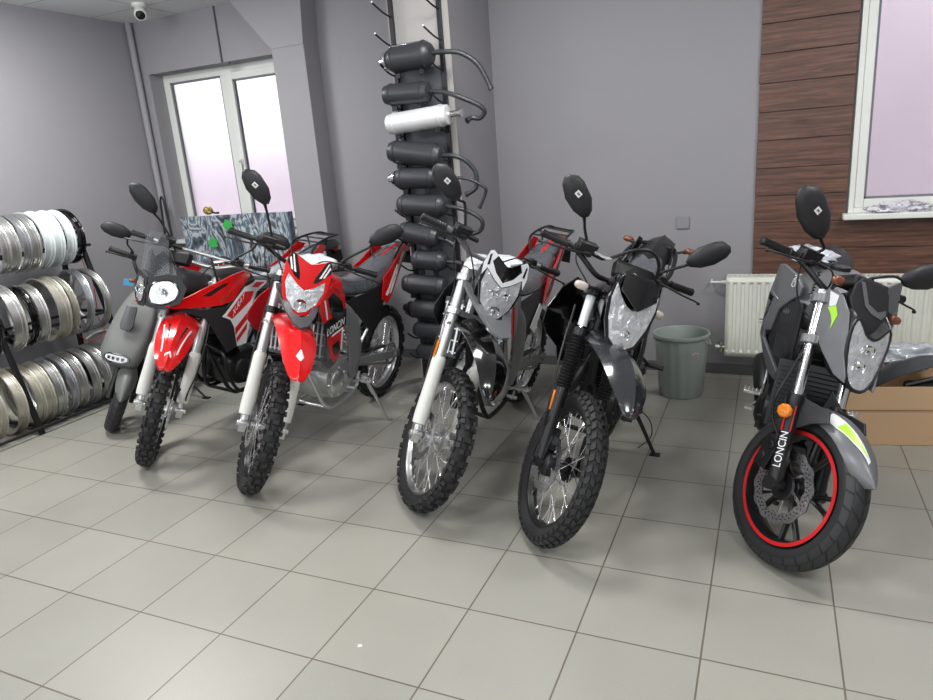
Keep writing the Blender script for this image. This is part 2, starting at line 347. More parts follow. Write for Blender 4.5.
# radiator
RADM = mat('white_radiator_enamel', rgb(222, 224, 214), 0.35)
r = root('radiator', (1.9, 3.2, 0), 'white panel radiator with vertical flutes on the wall under the right window', 'radiator')
rx0, rx1, rz0, rz1 = 1.90, 3.55, 0.165, 0.70
def flute(y0, y1, back):
    b = MB(); n = int((rx1 - rx0 - 0.04) / 0.048); R = []
    prof = []
    x = rx0 + 0.02; prof.append((rx0, 0.012)); 
    for i in range(n):
        for t, d in ((0.0, 0), (0.30, 0), (0.38, 0.009), (0.92, 0.009)):
            prof.append((x + t * 0.048, d))
        x += 0.048
    prof.append((x, 0)); prof.append((rx1, 0.012))
    vs = []
    for zz, k in ((rz0, 1), (rz0 + 0.03, 0), (rz0 + 0.045, None), (rz1 - 0.045, None), (rz1 - 0.03, 0), (rz1, 1)):
        R.append([Vector((px, y0 + (d if k is None else (0.0 if k == 0 else 0.006)), zz)) for px, d in prof])
    b.rings(R, caps=False, loop=False); return b
fb_ = flute(3.19, 0, 0); o = fb_.build('front_panel', RADM, r, M=Matrix.Translation((-1.9, -3.2, 0)), ang=25, recalc=False); so = o.modifiers.new('solid', 'SOLIDIFY'); so.thickness = 0.008; so.offset = 1
bx('rear_panel', [(rx0, rx1, 3.275, 3.283, rz0, rz1)], RADM, r, M=Matrix.Translation((-1.9, -3.2, 0)))
bx('side_cover', [(rx0 - .004, rx0, 3.186, 3.288, rz0 + .005, rz1 + .006), (rx1, rx1 + .004, 3.186, 3.288, rz0 + .005, rz1 + .006)], RADM, r, .002, M=Matrix.Translation((-1.9, -3.2, 0)))
bxs = [(rx0, rx1, 3.188, 3.196, rz1, rz1 + .006), (rx0, rx1, 3.278, 3.286, rz1, rz1 + .006)]; x = rx0
while x < rx1: bxs.append((x, x + .014, 3.196, 3.278, rz1, rz1 + .005)); x += .03
bx('top_grille', bxs, RADM, r, M=Matrix.Translation((-1.9, -3.2, 0)))
b = MB(); b.cyl((1.90, 3.24, 0.215), (1.86, 3.24, 0.215), .011).cyl((1.875, 3.24, .18), (1.875, 3.24, .25), .012).cyl((1.862, 3.24, .215), (1.835, 3.24, .215), .02, seg=14)
b.mat(1).cyl((1.875, 3.24, .215), (1.875, 3.31, .215), .009)
b.build('valve', [mat('brass_valve', (0.7, 0.66, 0.6, 1), 0.3, 0.9), BLK], r, M=Matrix.Translation((-1.9, -3.2, 0)))
b = MB(); b.cyl((1.90, 3.24, 0.66), (1.80, 3.24, 0.66), .008).cyl((1.80, 3.24, .66), (1.80, 3.315, .66), .008).cyl((1.895, 3.24, .66), (1.865, 3.24, .66), .013, seg=6)
b.build('supply_pipe', RADM, r, M=Matrix.Translation((-1.9, -3.2, 0)))
# switch plate
b = MB(); b.box((1.606, 3.313, 1.052), (.082, .012, .082)); o = b.build('wall_cover_plate', mat('grey_switch_plate', rgb(140, 139, 143), 0.5), bev=.003)
tag(o, 'small square grey blank cover plate on the grey back wall', 'cover plate')
# bin
r = root('waste_bin', (1.655, 2.86, 0), 'grey-green fluted plastic waste bin by the back wall, empty and without lid', 'waste bin')
BINM = mat('grey_green_bin_plastic', rgb(160, 170, 164), 0.42)
b = MB(); R = []
nb = 96
prof = [(0.128, 0.0), (0.134, 0.008), (0.162, 0.385), (0.172, 0.388), (0.176, 0.40), (0.172, 0.412), (0.163, 0.412), (0.156, 0.40), (0.126, 0.02)]
for k, (rr, z) in enumerate(prof):
    R.append([Vector(((rr + (0.0032 if (j % 6) < 3 and 1 <= k <= 2 else 0)) * math.cos(2 * math.pi * j / nb), (rr + (0.0032 if (j % 6) < 3 and 1 <= k <= 2 else 0)) * math.sin(2 * math.pi * j / nb), z)) for j in range(nb)])
b.rings(R); b.build('bin_body', BINM, r, ang=50)
a = math.radians(-52)
b = MB(); F = lambda u, v: ((0.158 + 0.0028 + 0.055 * (v) / 1.0) * math.cos(a + u / .16), (0.158 + 0.0028 + 0.055 * v) * math.sin(a + u / .16), 0.30 + v)
ov = lambda rx, ry: [(rx * math.cos(t * math.pi / 10), ry * math.sin(t * math.pi / 10)) for t in range(20)]
b.mat(0).panel(ov(.021, .014), F, .001, 0.001, .02).mat(1).panel(ov(.018, .011), F, .001, 0.0016, .02)
st = b.build('oval_label', [STK, mat('dull_red_label', rgb(176, 92, 96), .5)], r)
text_obj('label_lettering', 'ATA', .013, None, STK, st, F=lambda x, y, z: tuple(Vector(F(x, y)) * 1.0 + Vector((math.cos(a), math.sin(a), 0)) * (.0034 + z)))
for s in (0, math.pi):
    ca, sa = math.cos(s + 2.9), math.sin(s + 2.9); b = MB(); b.tube([(.165 * ca - .03 * -sa, .165 * sa - .03 * ca, .37), (.185 * ca, .185 * sa, .35), (.165 * ca + .03 * -sa, .165 * sa + .03 * ca, .37)], .005, 6, sm=4); b.build('bin_handle', BINM, r)
# security camera dome
r = root('security_camera', (-2.44, 2.87, CEIL), 'small white ceiling-mounted security camera with dark lens in the left corner', 'security camera')
b = MB(); b.lathe([(0.0, 0), (.055, 0), (.055, -.02), (.04, -.03), (0, -.03)], (0, 0, 0), (0, 0, 1), 24); b.build('mount', WHT, r)
ax = Vector((.55, -.62, -.56)).normalized(); c = Vector((0, 0, -.065))
b = MB(); b.lathe([(0.0, -.045), (.03, -.042), (.046, -.02), (.048, .03), (.042, .044), (.036, .046)], c, ax, 24); b.build('camera_body', WHT, r)
b = MB(); b.lathe([(.037, .040), (.034, .047), (.02, .052), (0, .053)], c, ax, 24); b.build('lens', BLKG, r)
# ------------------------------------------------------------------ motorcycles
def RA(ax, t): return Matrix.Rotation(t, 4, Vector(ax))
class Bike:
    def __init__(s, name, label, cat, pose, rake, trail, wb, Rf, wf, Rr, wr, group=None):
        x, y, psi, lean, steer = pose
        s.rake, s.trail, s.wb, s.Rf, s.wf, s.Rr, s.wr = rake, trail, wb, Rf, wf, Rr, wr
        ax = Vector((-math.sin(rake), 0, math.cos(rake))); o = Vector((trail, 0, 0))
        s.S = Matrix.Translation(o) @ RA(ax, steer) @ Matrix.Translation(-o); s.ax = ax
        s.fd = ax
        def tor(cx, R, w):
            P = []
            for b in (-1, -.75, -.5, -.25, 0, .25, .5, .75, 1):
                r = R - (w / 2) * (1 - math.sqrt(max(0, 1 - b * b * .95)))
                for k in range(90):
                    t = math.pi * (1 + k / 90); P.append(Vector((cx + r * math.cos(t), b * w / 2, R + r * math.sin(t))))
            return P
        ft = [s.S @ p for p in tor(0, Rf, wf)]; rt = tor(-wb, Rr, wr)
        Lm = RA((1, 0, 0), -lean); pitch = 0.0
        for i in range(5):
            m = Lm @ RA((0, 1, 0), pitch)
            pitch += ((m @ min(ft, key=lambda p: (m @ p).z)).z - (m @ min(rt, key=lambda p: (m @ p).z)).z) / wb
        m = RA((0, 0, 1), -math.pi / 2 + psi) @ Lm @ RA((0, 1, 0), pitch)
        k = min(ft, key=lambda p: (m @ p).z); kw = m @ k; zz = min(kw.z, (m @ min(rt, key=lambda p: (m @ p).z)).z)
        s.M = Matrix.Translation(Vector((x - kw.x, y - kw.y, -zz + 0.0005))) @ m
        s.root = root(name, None, label, cat, group, M=s.M)
    def L(s, w): return s.M.inverted() @ Vector(w)
    def p(s, mb, name, mats, steer=False, parent=None, bev=0, ang=38, label=None):
        o = mb.build(name, mats, parent or s.root, bev, ang, label=label)
        if steer and not parent: o.matrix_basis = s.S
        return o
    def fk(s, y, t, dx=0.0):
        """point on the fork leg at distance t up from the axle"""
        return Vector((0, y, s.Rf)) + s.fd * t + Vector((math.cos(s.rake), 0, math.sin(s.rake))) * dx
def tyre_mesh(c, R, w, kind, seg=72):
    b = MB(); kh = {'knobby': .013, 'trail': .007, 'road': .0012}[kind]; a = w / 2 - (kh * .5 if kind != 'road' else 0); Rt = R - kh; rc = Rt - a * .93
    side = R * .235 if kind != 'road' else R * .275
    rb = R - side; hb = a * .52
    prof = [(rb, -hb), (rb + side * .12, -hb * 1.25), (rc - a * .25, -a * .93)]
    for k in range(13):
        t = -math.pi / 2 + math.pi * k / 12; prof.append((rc + a * .93 * math.cos(t), a * math.sin(t)))
    prof += [(rc - a * .25, a * .93), (rb + side * .12, hb * 1.25), (rb, hb), (rb - .003, 0)]
    b.lathe(prof, c, (0, 1, 0), seg, closed=True)
    def P(th, ph, h):
        r = rc + (a * .93 + h) * math.cos(ph); return Vector((c[0] + r * math.cos(th), c[1] + (a + h) * math.sin(ph), c[2] + r * math.sin(th)))
    def block(th, ph, dt, dp, h, sk=0.0, tp=.86):
        lo = []; hi = []
        for st, sp in ((-1, -1), (1, -1), (1, 1), (-1, 1)):
            lo.append(P(th + st * dt / R + sk * sp / R, ph + sp * dp / a, -.002)); hi.append(P(th + st * dt * tp / R + sk * sp / R, ph + sp * dp * tp / a, h))
        b.add(lo + hi, [(4, 5, 6, 7), (0, 1, 5, 4), (1, 2, 6, 5), (2, 3, 7, 6), (3, 0, 4, 7)])
    b.mat(1)
    if kind == 'knobby':
        n = 40
        for i in range(n):
            t = 2 * math.pi * i / n; h2 = math.pi / n
            for s_ in (-1, 1):
                if i % 2: block(t, s_ * math.radians(16), .0115, .0085, kh)
                block(t + (h2 if i % 2 else 0), s_ * math.radians(43), .0125, .0085, kh, s_ * .002)
                block(t, s_ * math.radians(73), .012, .0085, kh * .9, -s_ * .002)
            if i % 2 == 0: block(t, 0, .0125, .012, kh)
    elif kind == 'trail':
        n = 46
        for i in range(n):
            t = 2 * math.pi * i / n; h2 = math.pi / n
            for s_ in (-1, 1):
                block(t + (0 if s_ > 0 else h2), s_ * math.radians(13), .0150, .0085, kh, s_ * .006, .9)
                block(t + (0 if s_ > 0 else h2), s_ * math.radians(40), .0150, .0088, kh, -s_ * .006, .9)
                block(t + (h2 if s_ > 0 else 0), s_ * math.radians(68), .0140, .0080, kh, s_ * .003, .9)
    else:
        n = 30
        for i in range(n):
            t = 2 * math.pi * i / n
            for s_ in (-1, 1):
                for (p0, p1, sk, wd) in ((6, 40, .55, .80), (43, 72, .25, .86)):
                    R_ = []
                    for k in range(6):
                        q = k / 5; ph = s_ * math.radians(p0 + (p1 - p0) * q); tt = t + sk * q * 2 * math.pi / n + (.35 if p0 > 40 else 0) * 2 * math.pi / n; dw = wd * math.pi / n
                        R_.append([P(tt - dw, ph, -.001), P(tt - dw, ph, kh), P(tt + dw, ph, kh), P(tt + dw, ph, -.001)])
                    b.rings(R_)
    return b, rb
def spoked_wheel(B, name, c, R, w, kind, steer, rimm, hubm, disc=None, spm=STL):
    tb, rb = tyre_mesh(c, R, w, kind); rw = w * .27
    b = MB(); b.lathe([(rb + .004, -rw), (rb - .006, -rw + .002), (rb - .010, -rw * .6), (rb - .020, -rw * .25), (rb - .022, 0), (rb - .020, rw * .25), (rb - .010, rw * .6), (rb - .006, rw - .002), (rb + .004, rw), (rb, rw * .8), (rb - .006, 0), (rb, -rw * .8)], c, (0, 1, 0), 72, closed=True)
    wh = B.p(b, name, rimm, steer)
    B.p(tb, 'tyre', [RUB, RUBK], parent=wh, ang=30)
    b = MB(); b.lathe([(.0, -.062), (.018, -.062), (.02, -.045), (.042, -.040), (.045, -.030), (.022, -.022), (.02, 0), (.024, .022), (.052, .030), (.055, .045), (.02, .05), (.018, .065), (0, .065)], c, (0, 1, 0), 28)
    for k in range(8):
        t = k * math.pi / 4; b.cyl((c[0] + .034 * math.cos(t), .045, c[2] + .034 * math.sin(t)), (c[0] + .034 * math.cos(t), .051, c[2] + .034 * math.sin(t)), .005, seg=6)
    B.p(b, 'hub', hubm, parent=wh)
    T = Matrix.Translation(Vector(c)); Ti = Matrix.Translation(-Vector(c))
    for s_ in (-1, 1):
        for tg in (-1, 1):
            b = MB(); hr = .04; a0 = tg * 1.1
            b.tube([(c[0] + hr * math.cos(a0), s_ * .034, c[2] + hr * math.sin(a0)), (c[0] + (rb - .012) * math.cos(0), s_ * .006, c[2])], .0019, 6)
            b.tube([(c[0] + (rb - .032), s_ * .0085, c[2] + .032 * math.sin(a0) * hr / rb * 2), (c[0] + (rb - .012), s_ * .006, c[2])], .0032, 6)
            o0 = None
            for k in range(9):
                th = 2 * math.pi * (k + (0.5 if s_ > 0 else 0) + (.22 * tg)) / 9
                if o0 is None: o0 = o = B.p(b, 'spoke', spm, parent=wh)
                else: o = o0.copy(); COL.objects.link(o); o.parent = wh
                o.matrix_basis = T @ RA((0, 1, 0), th) @ Ti
    if disc:
        B.p(disc_mesh(c, disc[0], disc[1]), 'brake_disc', STL, parent=wh, ang=30)
    return wh
def disc_mesh(c, y, r, hub=None):
    b = MB(); n = 96; R_ = []
    ri = r * .72
    for rr, h in ((ri, -.002), (r, -.002), (r, .002), (ri, .002)):
        R_.append([Vector((c[0] + (rr + (.004 * math.cos(12 * 2 * math.pi * j / n) if rr == r else .003 * math.cos(12 * 2 * math.pi * j / n))) * math.cos(2 * math.pi * j / n), y + h, c[2] + (rr + (.004 * math.cos(12 * 2 * math.pi * j / n) if rr == r else .003 * math.cos(12 * 2 * math.pi * j / n))) * math.sin(2 * math.pi * j / n))) for j in range(n)])
    b.rings(R_, closed=True)
    for k in range(6):
        t = k * math.pi / 3; b.beam((c[0] + ri * math.cos(t), y, c[2] + ri * math.sin(t)), (c[0] + .035 * math.cos(t + .5), y, c[2] + .035 * math.sin(t + .5)), .010, .004, (0, 1, 0))
    return b
def side(mb, out, Yf, sg, th=.004, off=0.0, sm=0, L=.06):
    F = lambda u, v: (u, sg * Yf(u, v), v)
    return mb.panel(out, F, th, off, L, sm, flip=(-1 if sg > 0 else 1))
def interp(T, x):
    if x <= T[0][0]: return T[0][1:]
    for a, b in zip(T, T[1:]):
        if x <= b[0]:
            k = (x - a[0]) / (b[0] - a[0]); k = k * k * (3 - 2 * k) * .4 + k * .6
            return [p + (q - p) * k for p, q in zip(a[1:], b[1:])]
    return T[-1][1:]
def fender(prof, th=.006, drop=.35, n=11):
    """prof rows (x, z, halfwidth)"""
    b = MB(); R_ = []
    pts = catmull([(x, h, z) for x, z, h in prof], 4)
    for p in pts:
        h = max(p.y, .004); top = []; bot = []
        for k in range(n):
            t = -1 + 2 * k / (n - 1); z = p.z - drop * h * abs(t) ** 2.2 + (.012 * (1 - abs(t) / .3) if abs(t) < .3 else 0)
            top.append(Vector((p.x, h * t, z))); bot.append(Vector((p.x, h * t * .97, z - th)))
        R_.append(top + bot[::-1])
    b.rings(R_); return b
def fender_F(prof, drop=.35):
    T = [(x, z, h) for x, z, h in prof]
    pts = catmull([(x, h, z) for x, z, h in prof], 6); T = sorted([(p.x, p.z, p.y) for p in pts])
    def F(u, v):
        z, h = interp(T, u); t = min(1, abs(v) / max(h, .004)); return (u, v, z - drop * h * t ** 2.2 + (.012 * (1 - t / .3) if t < .3 else 0))
    return F
def mirror_sh(pts): return pts + [(-y, z) for y, z in reversed(pts) if abs(y) > 1e-6]
def mirror_head(B, par_name, sg, base, bend, head, steer=True, tilt=0.0, sticker=False, size=1.0, yaw=0.0):
    """rear-view mirror: shell part with stem, glass and sticker"""
    c = Vector(head); e = [(-.092, -.024), (-.080, .004), (-.040, .034), (.030, .052), (.062, .050), (.094, .026), (.098, .004), (.080, -.020), (.030, -.046), (-.030, -.054), (-.075, -.046)]
    e = [(a * size, b_ * size) for a, b_ in e]
    def T(u, v, d):
        a = tilt; uu, vv = u * math.cos(a) - v * math.sin(a), u * math.sin(a) + v * math.cos(a)
        return c + Vector((d * math.cos(yaw) - 0 * uu, -sg * uu * math.cos(yaw) + d * math.sin(yaw), vv)) + Vector((uu * math.sin(yaw) * sg, 0, 0))
    R_ = []
    for k, d in ((1.0, -.012), (1.04, -.006), (1.0, .006), (.80, .018), (.45, .026), (.05, .028)):
        R_.append([T(p.x * k, p.y * k, d) for p in [Vector((a, b_, 0)) for a, b_ in e]])
    b = MB(); b.rings(R_); o = B.p(b, 'mirror', BLKT, steer, ang=50)
    b = MB(); b.add([T(p.x * .93, p.y * .93, -.0135) for p in [Vector((a, b_, 0)) for a, b_ in e]], [tuple(range(len(e)))]); B.p(b, 'mirror_glass', MIR, parent=o)
    end = T(-.066 * size, -.028 * size, .006)
    b = MB(); b.tube([base, Vector(base) + Vector((0, 0, .02)), bend, (Vector(bend) + end) / 2, end], [.009, .0065, .0062, .0065, .0105], 10, sm=4); b.cyl(base, Vector(base) + Vector((0, 0, .018)), .012, seg=6)
    B.p(b, 'mirror_stem', BLK, parent=o)
    if sticker:
        b = MB(); q = [(.018, -.006), (.040, -.008), (.042, .018), (.020, .020)]
        vs = [T(a, b_, .0265 - .16 * abs(a)) for a, b_ in q]; b.panel([(-.013, -.011), (.013, -.011), (.013, .011), (-.013, .011)], lambda u, v: T(u + .02, v + .004, .0305 - .10 * abs(v)), .0006, 0, .05); st = B.p(b, 'sticker', STK, parent=o)
        b = MB(); b.panel([(-.007, -.004), (.007, -.004), (.007, .004), (-.007, .004)], lambda u, v: T(u + .02, v + .004, .0315 - .10 * abs(v)), .0003, 0, .05); B.p(b, 'sticker_print', mat('grey_print', rgb(120, 120, 125), .5), parent=o)
    return o
def bars(B, gx, gz, gw, kind='mx', tube=BST, lev=BLK, gripm=BLK, cross=False, clampz=None, box=True, reach=.0):
    cz = clampz or gz - .075; cx = B.trail - math.tan(B.rake) * cz + .03
    P = [(gx, -gw, gz), (gx + .02, -gw + .14, gz), (cx + .01, -.11, cz + .012), (cx, -.05, cz), (cx, .05, cz), (cx + .01, .11, cz + .012), (gx + .02, gw - .14, gz), (gx, gw, gz)]
    b = MB(); b.tube(P, .0115, 12, sm=5); h = B.p(b, 'handlebar', tube, True)
    if cross:
        b = MB(); b.tube([(gx + .015, -gw + .17, gz - .008), (gx + .015, gw - .17, gz - .008)], .008, 10); b.cyl((gx + .015, -.07, gz - .008), (gx + .015, .07, gz - .008), .010); B.p(b, 'crossbar', tube, parent=h)
    for s_ in (-1, 1):
        d = Vector((-.02, s_ * .14, 0)).normalized()
        e = Vector((gx, s_ * gw, gz)); i0 = e - d * .125
        b = MB(); R_ = [(0, .0135), (.006, .020), (.010, .0155)]
        pr = [(.0, .0185), (.006, .019), (.008, .016)] + [(x, .0165 if k % 2 else .0152) for k, x in enumerate([.014 + .006 * j for j in range(16)])] + [(.115, .017), (.122, .018), (.127, .015), (.129, .006)]
        b.lathe([(r, x) for x, r in pr], i0, d, 16, caps=True); B.p(b, 'grip', gripm, parent=h)
        b = MB(); p0 = i0 - d * .05
        b.box(p0, (.034, .042, .036)); b.box(p0 + Vector((.005, 0, .02)), (.026, .03, .012)); b.cyl(p0 + Vector((-.012, s_ * .008, .0)), p0 + Vector((-.026, s_ * .008, .004)), .006, seg=10)
        sw = B.p(b, 'switch_housing', BLK, parent=h, bev=.004)
        if True:
            b = MB(); b.box(p0 + Vector((-.018, s_ * .004, .012)), (.008, .012, .010)); B.p(b, 'switch_button', REDT if s_ < 0 else STK, parent=h)
        lp = i0 - d * .09
        b = MB(); b.tube([lp, lp + Vector((.022, 0, 0))], .017, 10); b.box(lp + Vector((.026, s_ * .01, 0)), (.03, .036, .018)); B.p(b, 'lever_perch', BLK, parent=h, bev=.003)
        q = lp + Vector((.032, s_ * .012, 0))
        b = MB(); b.tube([q, q + Vector((.022, s_ * .05, -.002)), q + Vector((.034, s_ * .12, -.008)), q + Vector((.030, s_ * .18, -.012)), q + Vector((.010, s_ * .212, -.020))], [.008, .0072, .0062, .0055, .0062], 10, sm=5, flat=.7)
        b.ell(q + Vector((.008, s_ * .214, -.021)), (.017, .017, .014)); B.p(b, 'brake_lever' if s_ < 0 else 'clutch_lever', lev, parent=h)
    if box:
        c = Vector((gx + .028, -gw + .20, gz + .018))
        b = MB(); b.box(c, (.05, .082, .038)); b.box(c + Vector((0, 0, .021)), (.054, .086, .008)); b.cyl(c + Vector((.018, .03, -.01)), c + Vector((.018, .085, -.014)), .012, seg=12)
        B.p(b, 'brake_reservoir', BLK, parent=h, bev=.005)
    # clamps
    return h, Vector((cx, 0, cz))
def cable(B, P, r=.0035, steer=True, m=None, name='cable', sm=6):
    b = MB(); b.tube(P, r, 7, sm=sm); return B.p(b, name, m or BLK, steer)
def clamps(B, y, t0, t1, m):
    b = MB()
    for t in (t0, t1):
        c = B.fk(0, t, -.02); R3 = Matrix(((math.cos(B.rake), 0, -math.sin(B.rake)), (0, 1, 0), (math.sin(B.rake), 0, math.cos(B.rake))))
        b.box(c, (.085, 2 * y - .03, .028), R3)
        for s_ in (-1, 1): b.cyl(B.fk(s_ * y, t - .017), B.fk(s_ * y, t + .017), .037, seg=20); b.box(B.fk(s_ * y, t, .03), (.022, .02, .03), R3)
    b.cyl(B.fk(0, t0, -.055), B.fk(0, t1 + .02, -.055), .022, seg=14)
    B.p(b, 'triple_clamp', m, True, bev=.003)
def usd_fork(B, y, top, gtop, tube=TUBE, guard=WHT, refl=False):
    for s_ in (-1, 1):
        b = MB(); b.cyl(B.fk(s_ * y, gtop - .06), B.fk(s_ * y, top), .0255, seg=20); b.cyl(B.fk(s_ * y, top), B.fk(s_ * y, top + .012), .022, seg=16)
        b.cyl(B.fk(s_ * y, gtop - .02), B.fk(s_ * y, gtop + .01), .0275, seg=20)
        leg = B.p(b, 'fork_leg', tube, True)
        b = MB(); b.cyl(B.fk(s_ * y, -.02), B.fk(s_ * y, gtop - .04), .021, seg=16); c = Vector((0, s_ * y, B.Rf)); b.box(c + Vector((.0, 0, -.005)), (.05, .036, .062)); b.cyl(c + Vector((0, s_ * -.03, 0)), c + Vector((0, s_ * .032, 0)), .014, seg=12)
        b.box(B.fk(s_ * y, .035, -.02), (.04, .03, .03)); b.cyl(c + Vector((.03, s_ * .02, .02)), c + Vector((.03, s_ * -.02, .02)), .005, seg=8)
        B.p(b, 'axle_clamp', ALU, parent=leg, bev=.002)
        b = MB(); R_ = []
        a1 = Vector((math.cos(B.rake), 0, math.sin(B.rake))); a2 = Vector((0, 1, 0))
        for t, r in ((.045, .026), (.05, .034), (.10, .036), (.20, .034), (gtop - .06, .033), (gtop - .02, .034), (gtop, .0325), (gtop + .012, .027)):
            o_ = []; i_ = []
            for k in range(17):
                th = math.radians(-135 + 270 * k / 16); dirv = a1 * math.cos(th) + a2 * math.sin(th)
                o_.append(B.fk(s_ * y, t) + dirv * r); i_.append(B.fk(s_ * y, t) + dirv * (r - .003))
            R_.append(o_ + i_[::-1])
        b.rings(R_); B.p(b, 'fork_guard', guard, parent=leg, ang=45)
        if s_ < 0:
            b = MB()
            b.cyl(B.fk(s_ * y, gtop + .16), B.fk(s_ * y, gtop + .185), .031, seg=20); b.cyl(B.fk(s_ * (y + .02), gtop + .172, .02), B.fk(s_ * (y + .02), gtop + .172, .045), .007, seg=10); B.p(b, 'tube_collar', ALU, parent=leg)
            if refl:
                b = MB(); cc = B.fk(s_ * (y + .026), gtop + .05, 0); b.beam(B.fk(s_ * (y + .029), gtop + .0), B.fk(s_ * (y + .029), gtop + .085), .022, .008, (0, 1, 0)); B.p(b, 'reflector', AMB, parent=leg, bev=.002)
def engine_mx(B, m, mc, x=-.66, z=.40, w=.125, fins=False, s=1.0):
    b = MB(); R_ = []
    e_ = lambda yy, k: [Vector((x + (px) * k, yy, z + pz * k)) for px, pz in ((.17, .02), (.15, .10), (.05, .135), (-.10, .125), (-.19, .06), (-.20, -.04), (-.13, -.11), (.02, -.125), (.13, -.09))]
    for yy, k in ((-w, .70), (-w + .012, .84), (-.045, .92), (0, .96), (.045, .92), (w - .012, .84), (w, .70)): R_.append(catmull(e_(yy, k), 3, True))
    b.rings(R_); en = B.p(b, 'engine', m, ang=35)
    for s_, nm in ((1, 'stator_cover'), (-1, 'clutch_cover')):
        b = MB(); b.lathe([(.0, .034), (.035, .034), (.05, .026), (.062, .022), (.072, .012), (.08, .0), (.08, -.03)], (x + .045, s_ * (w - .01), z + .0), (0, s_, 0), 30)
        for k in range(7): t = k * 2 * math.pi / 7; b.cyl((x + .045 + .086 * math.cos(t), s_ * (w - .03), z + .086 * math.sin(t)), (x + .045 + .086 * math.cos(t), s_ * (w + .006), z + .086 * math.sin(t)), .008, seg=8)
        b.lathe([(0, .02), (.03, .02), (.042, .008), (.045, -.02)], (x - .10, s_ * (w - .02), z + .0), (0, s_, 0), 20)
        B.p(b, nm, mc, parent=en)
    R3 = Matrix.Rotation(math.radians(14), 3, 'Y'); up = R3 @ Vector((0, 0, 1)); c0 = Vector((x + .06, 0, z + .11))
    b = MB(); nf = 9
    b.beam(c0, c0 + up * .16, .12, .12, (1, 0, 0))
    for k in range(nf): b.box(c0 + up * (.018 + k * .016), (.15, .155, .006) if fins else (.135, .14, .005), R3)
    B.p(b, 'cylinder', m, parent=en, bev=.002)
    b = MB(); h0 = c0 + up * .165; b.box(h0 + up * .035, (.15, .135, .075), R3); b.box(h0 + up * .085, (.12, .12, .03), R3); b.cyl(h0 + up * .04 + Vector((0, -.07, 0)), h0 + up * .04 + Vector((0, .075, 0)), .032, seg=20)
    for a_ in (-1, 1):
        for c_ in (-1, 1): b.cyl(h0 + up * .02 + R3 @ Vector((a_ * .05, c_ * .05, 0)), h0 + up * .108 + R3 @ Vector((a_ * .05, c_ * .05, 0)), .007, seg=6)
    B.p(b, 'cylinder_head', mc, parent=en, bev=.004)
    b = MB(); b.cyl((x - .02, 0, z + .25), (x - .13, 0, z + .26), .028, seg=16); b.box((x - .10, 0, z + .255), (.06, .07, .08)); B.p(b, 'carburettor', ALU, parent=en, bev=.004)
    return en, h0 + up * .03
def swing(B, y, m, pz=.42, px=-.93, hh=.05, chainy=-.085):
    b = MB()
    for s_ in (-1, 1):
        b.beam((px, s_ * .085, pz), (-B.wb - .02, s_ * y, B.Rr), .022, hh); b.cyl((-B.wb, s_ * (y - .015), B.Rr), (-B.wb, s_ * (y + .02), B.Rr), .016, seg=10); b.box((-B.wb - .02, s_ * y, B.Rr), (.08, .026, .05))
    b.beam((px - .13, -.09, pz - .02), (px - .13, .09, pz - .02), .05, .05); b.cyl((px, -.11, pz), (px, .11, pz), .025, seg=14)
    sw = B.p(b, 'swingarm', m, bev=.004)
    b = MB()
    for zz in (.03, -.03): b.beam((px, chainy * -1, pz + zz * .8), (-B.wb, chainy * -1, B.Rr + zz * 2.4), .010, .012)
    b.lathe([(.062, -.003), (.080, -.003), (.080, .003), (.062, .003)], (-B.wb, -chainy, B.Rr), (0, 1, 0), 40, closed=True)
    B.p(b, 'chain', mat('chain_steel', (.35, .34, .32, 1), .45, .8), parent=sw)
    b = MB(); b.beam((px - .04, .075, pz + .05), (-B.wb + .12, .09, B.Rr + .095), .03, .008); B.p(b, 'chain_guard', BLK, parent=sw)
    return sw
def stand(B, top, foot, m, r=.011):
    f = B.L(foot); t = Vector(top); b = MB(); d = (f - t).normalized()
    b.tube([t, t + (f - t) * .25 + Vector((0, .01, 0)), f - d * .012], [r * 1.25, r, r * .85], 10, sm=3); b.box(t, (.04, .03, .05))
    b.cyl(t, t + Vector((0, .03, 0)), .012, seg=10)
    # foot pad lies flat on the floor
    Mi = B.M.inverted().to_3x3(); Rw = Mi; b.box(B.L(Vector(foot) + Vector((0, 0, .004))), (.055, .035, .008), Mi)
    b.tube([t + Vector((.01, .015, -.02)), t + (f - t) * .35 + Vector((.02, .01, 0))], .004, 6)
    B.p(b, 'side_stand', m, bev=0)
def pegs(B, x, z, w, m, rub=BLK):
    for s_ in (-1, 1):
        b = MB(); b.box((x, s_ * (w + .05), z), (.045, .09, .014))
        for k in range(5): b.box((x - .018, s_ * (w + .018 + k * .018), z + .010), (.006, .006, .010)).box((x + .018, s_ * (w + .018 + k * .018), z + .010), (.006, .006, .010))
        b.beam((x, s_ * (w - .03), z - .02), (x, s_ * (w + .02), z), .03, .016); B.p(b, 'footpeg', m, bev=.002)
    b = MB(); b.tube([(x + .02, w + .01, z - .02), (x + .10, w + .03, z - .03), (x + .17, w + .035, z + .01)], .007, 8, sm=3); b.cyl((x + .17, w + .02, z + .01), (x + .17, w + .075, z + .012), .010, seg=10); B.p(b, 'gear_lever', m)
    b = MB(); b.tube([(x + .01, -w - .01, z - .03), (x + .09, -w - .05, z - .05), (x + .17, -w - .05, z - .02)], .007, 8, sm=3); b.box((x + .18, -w - .05, z - .015), (.04, .035, .012)); B.p(b, 'brake_pedal', m)
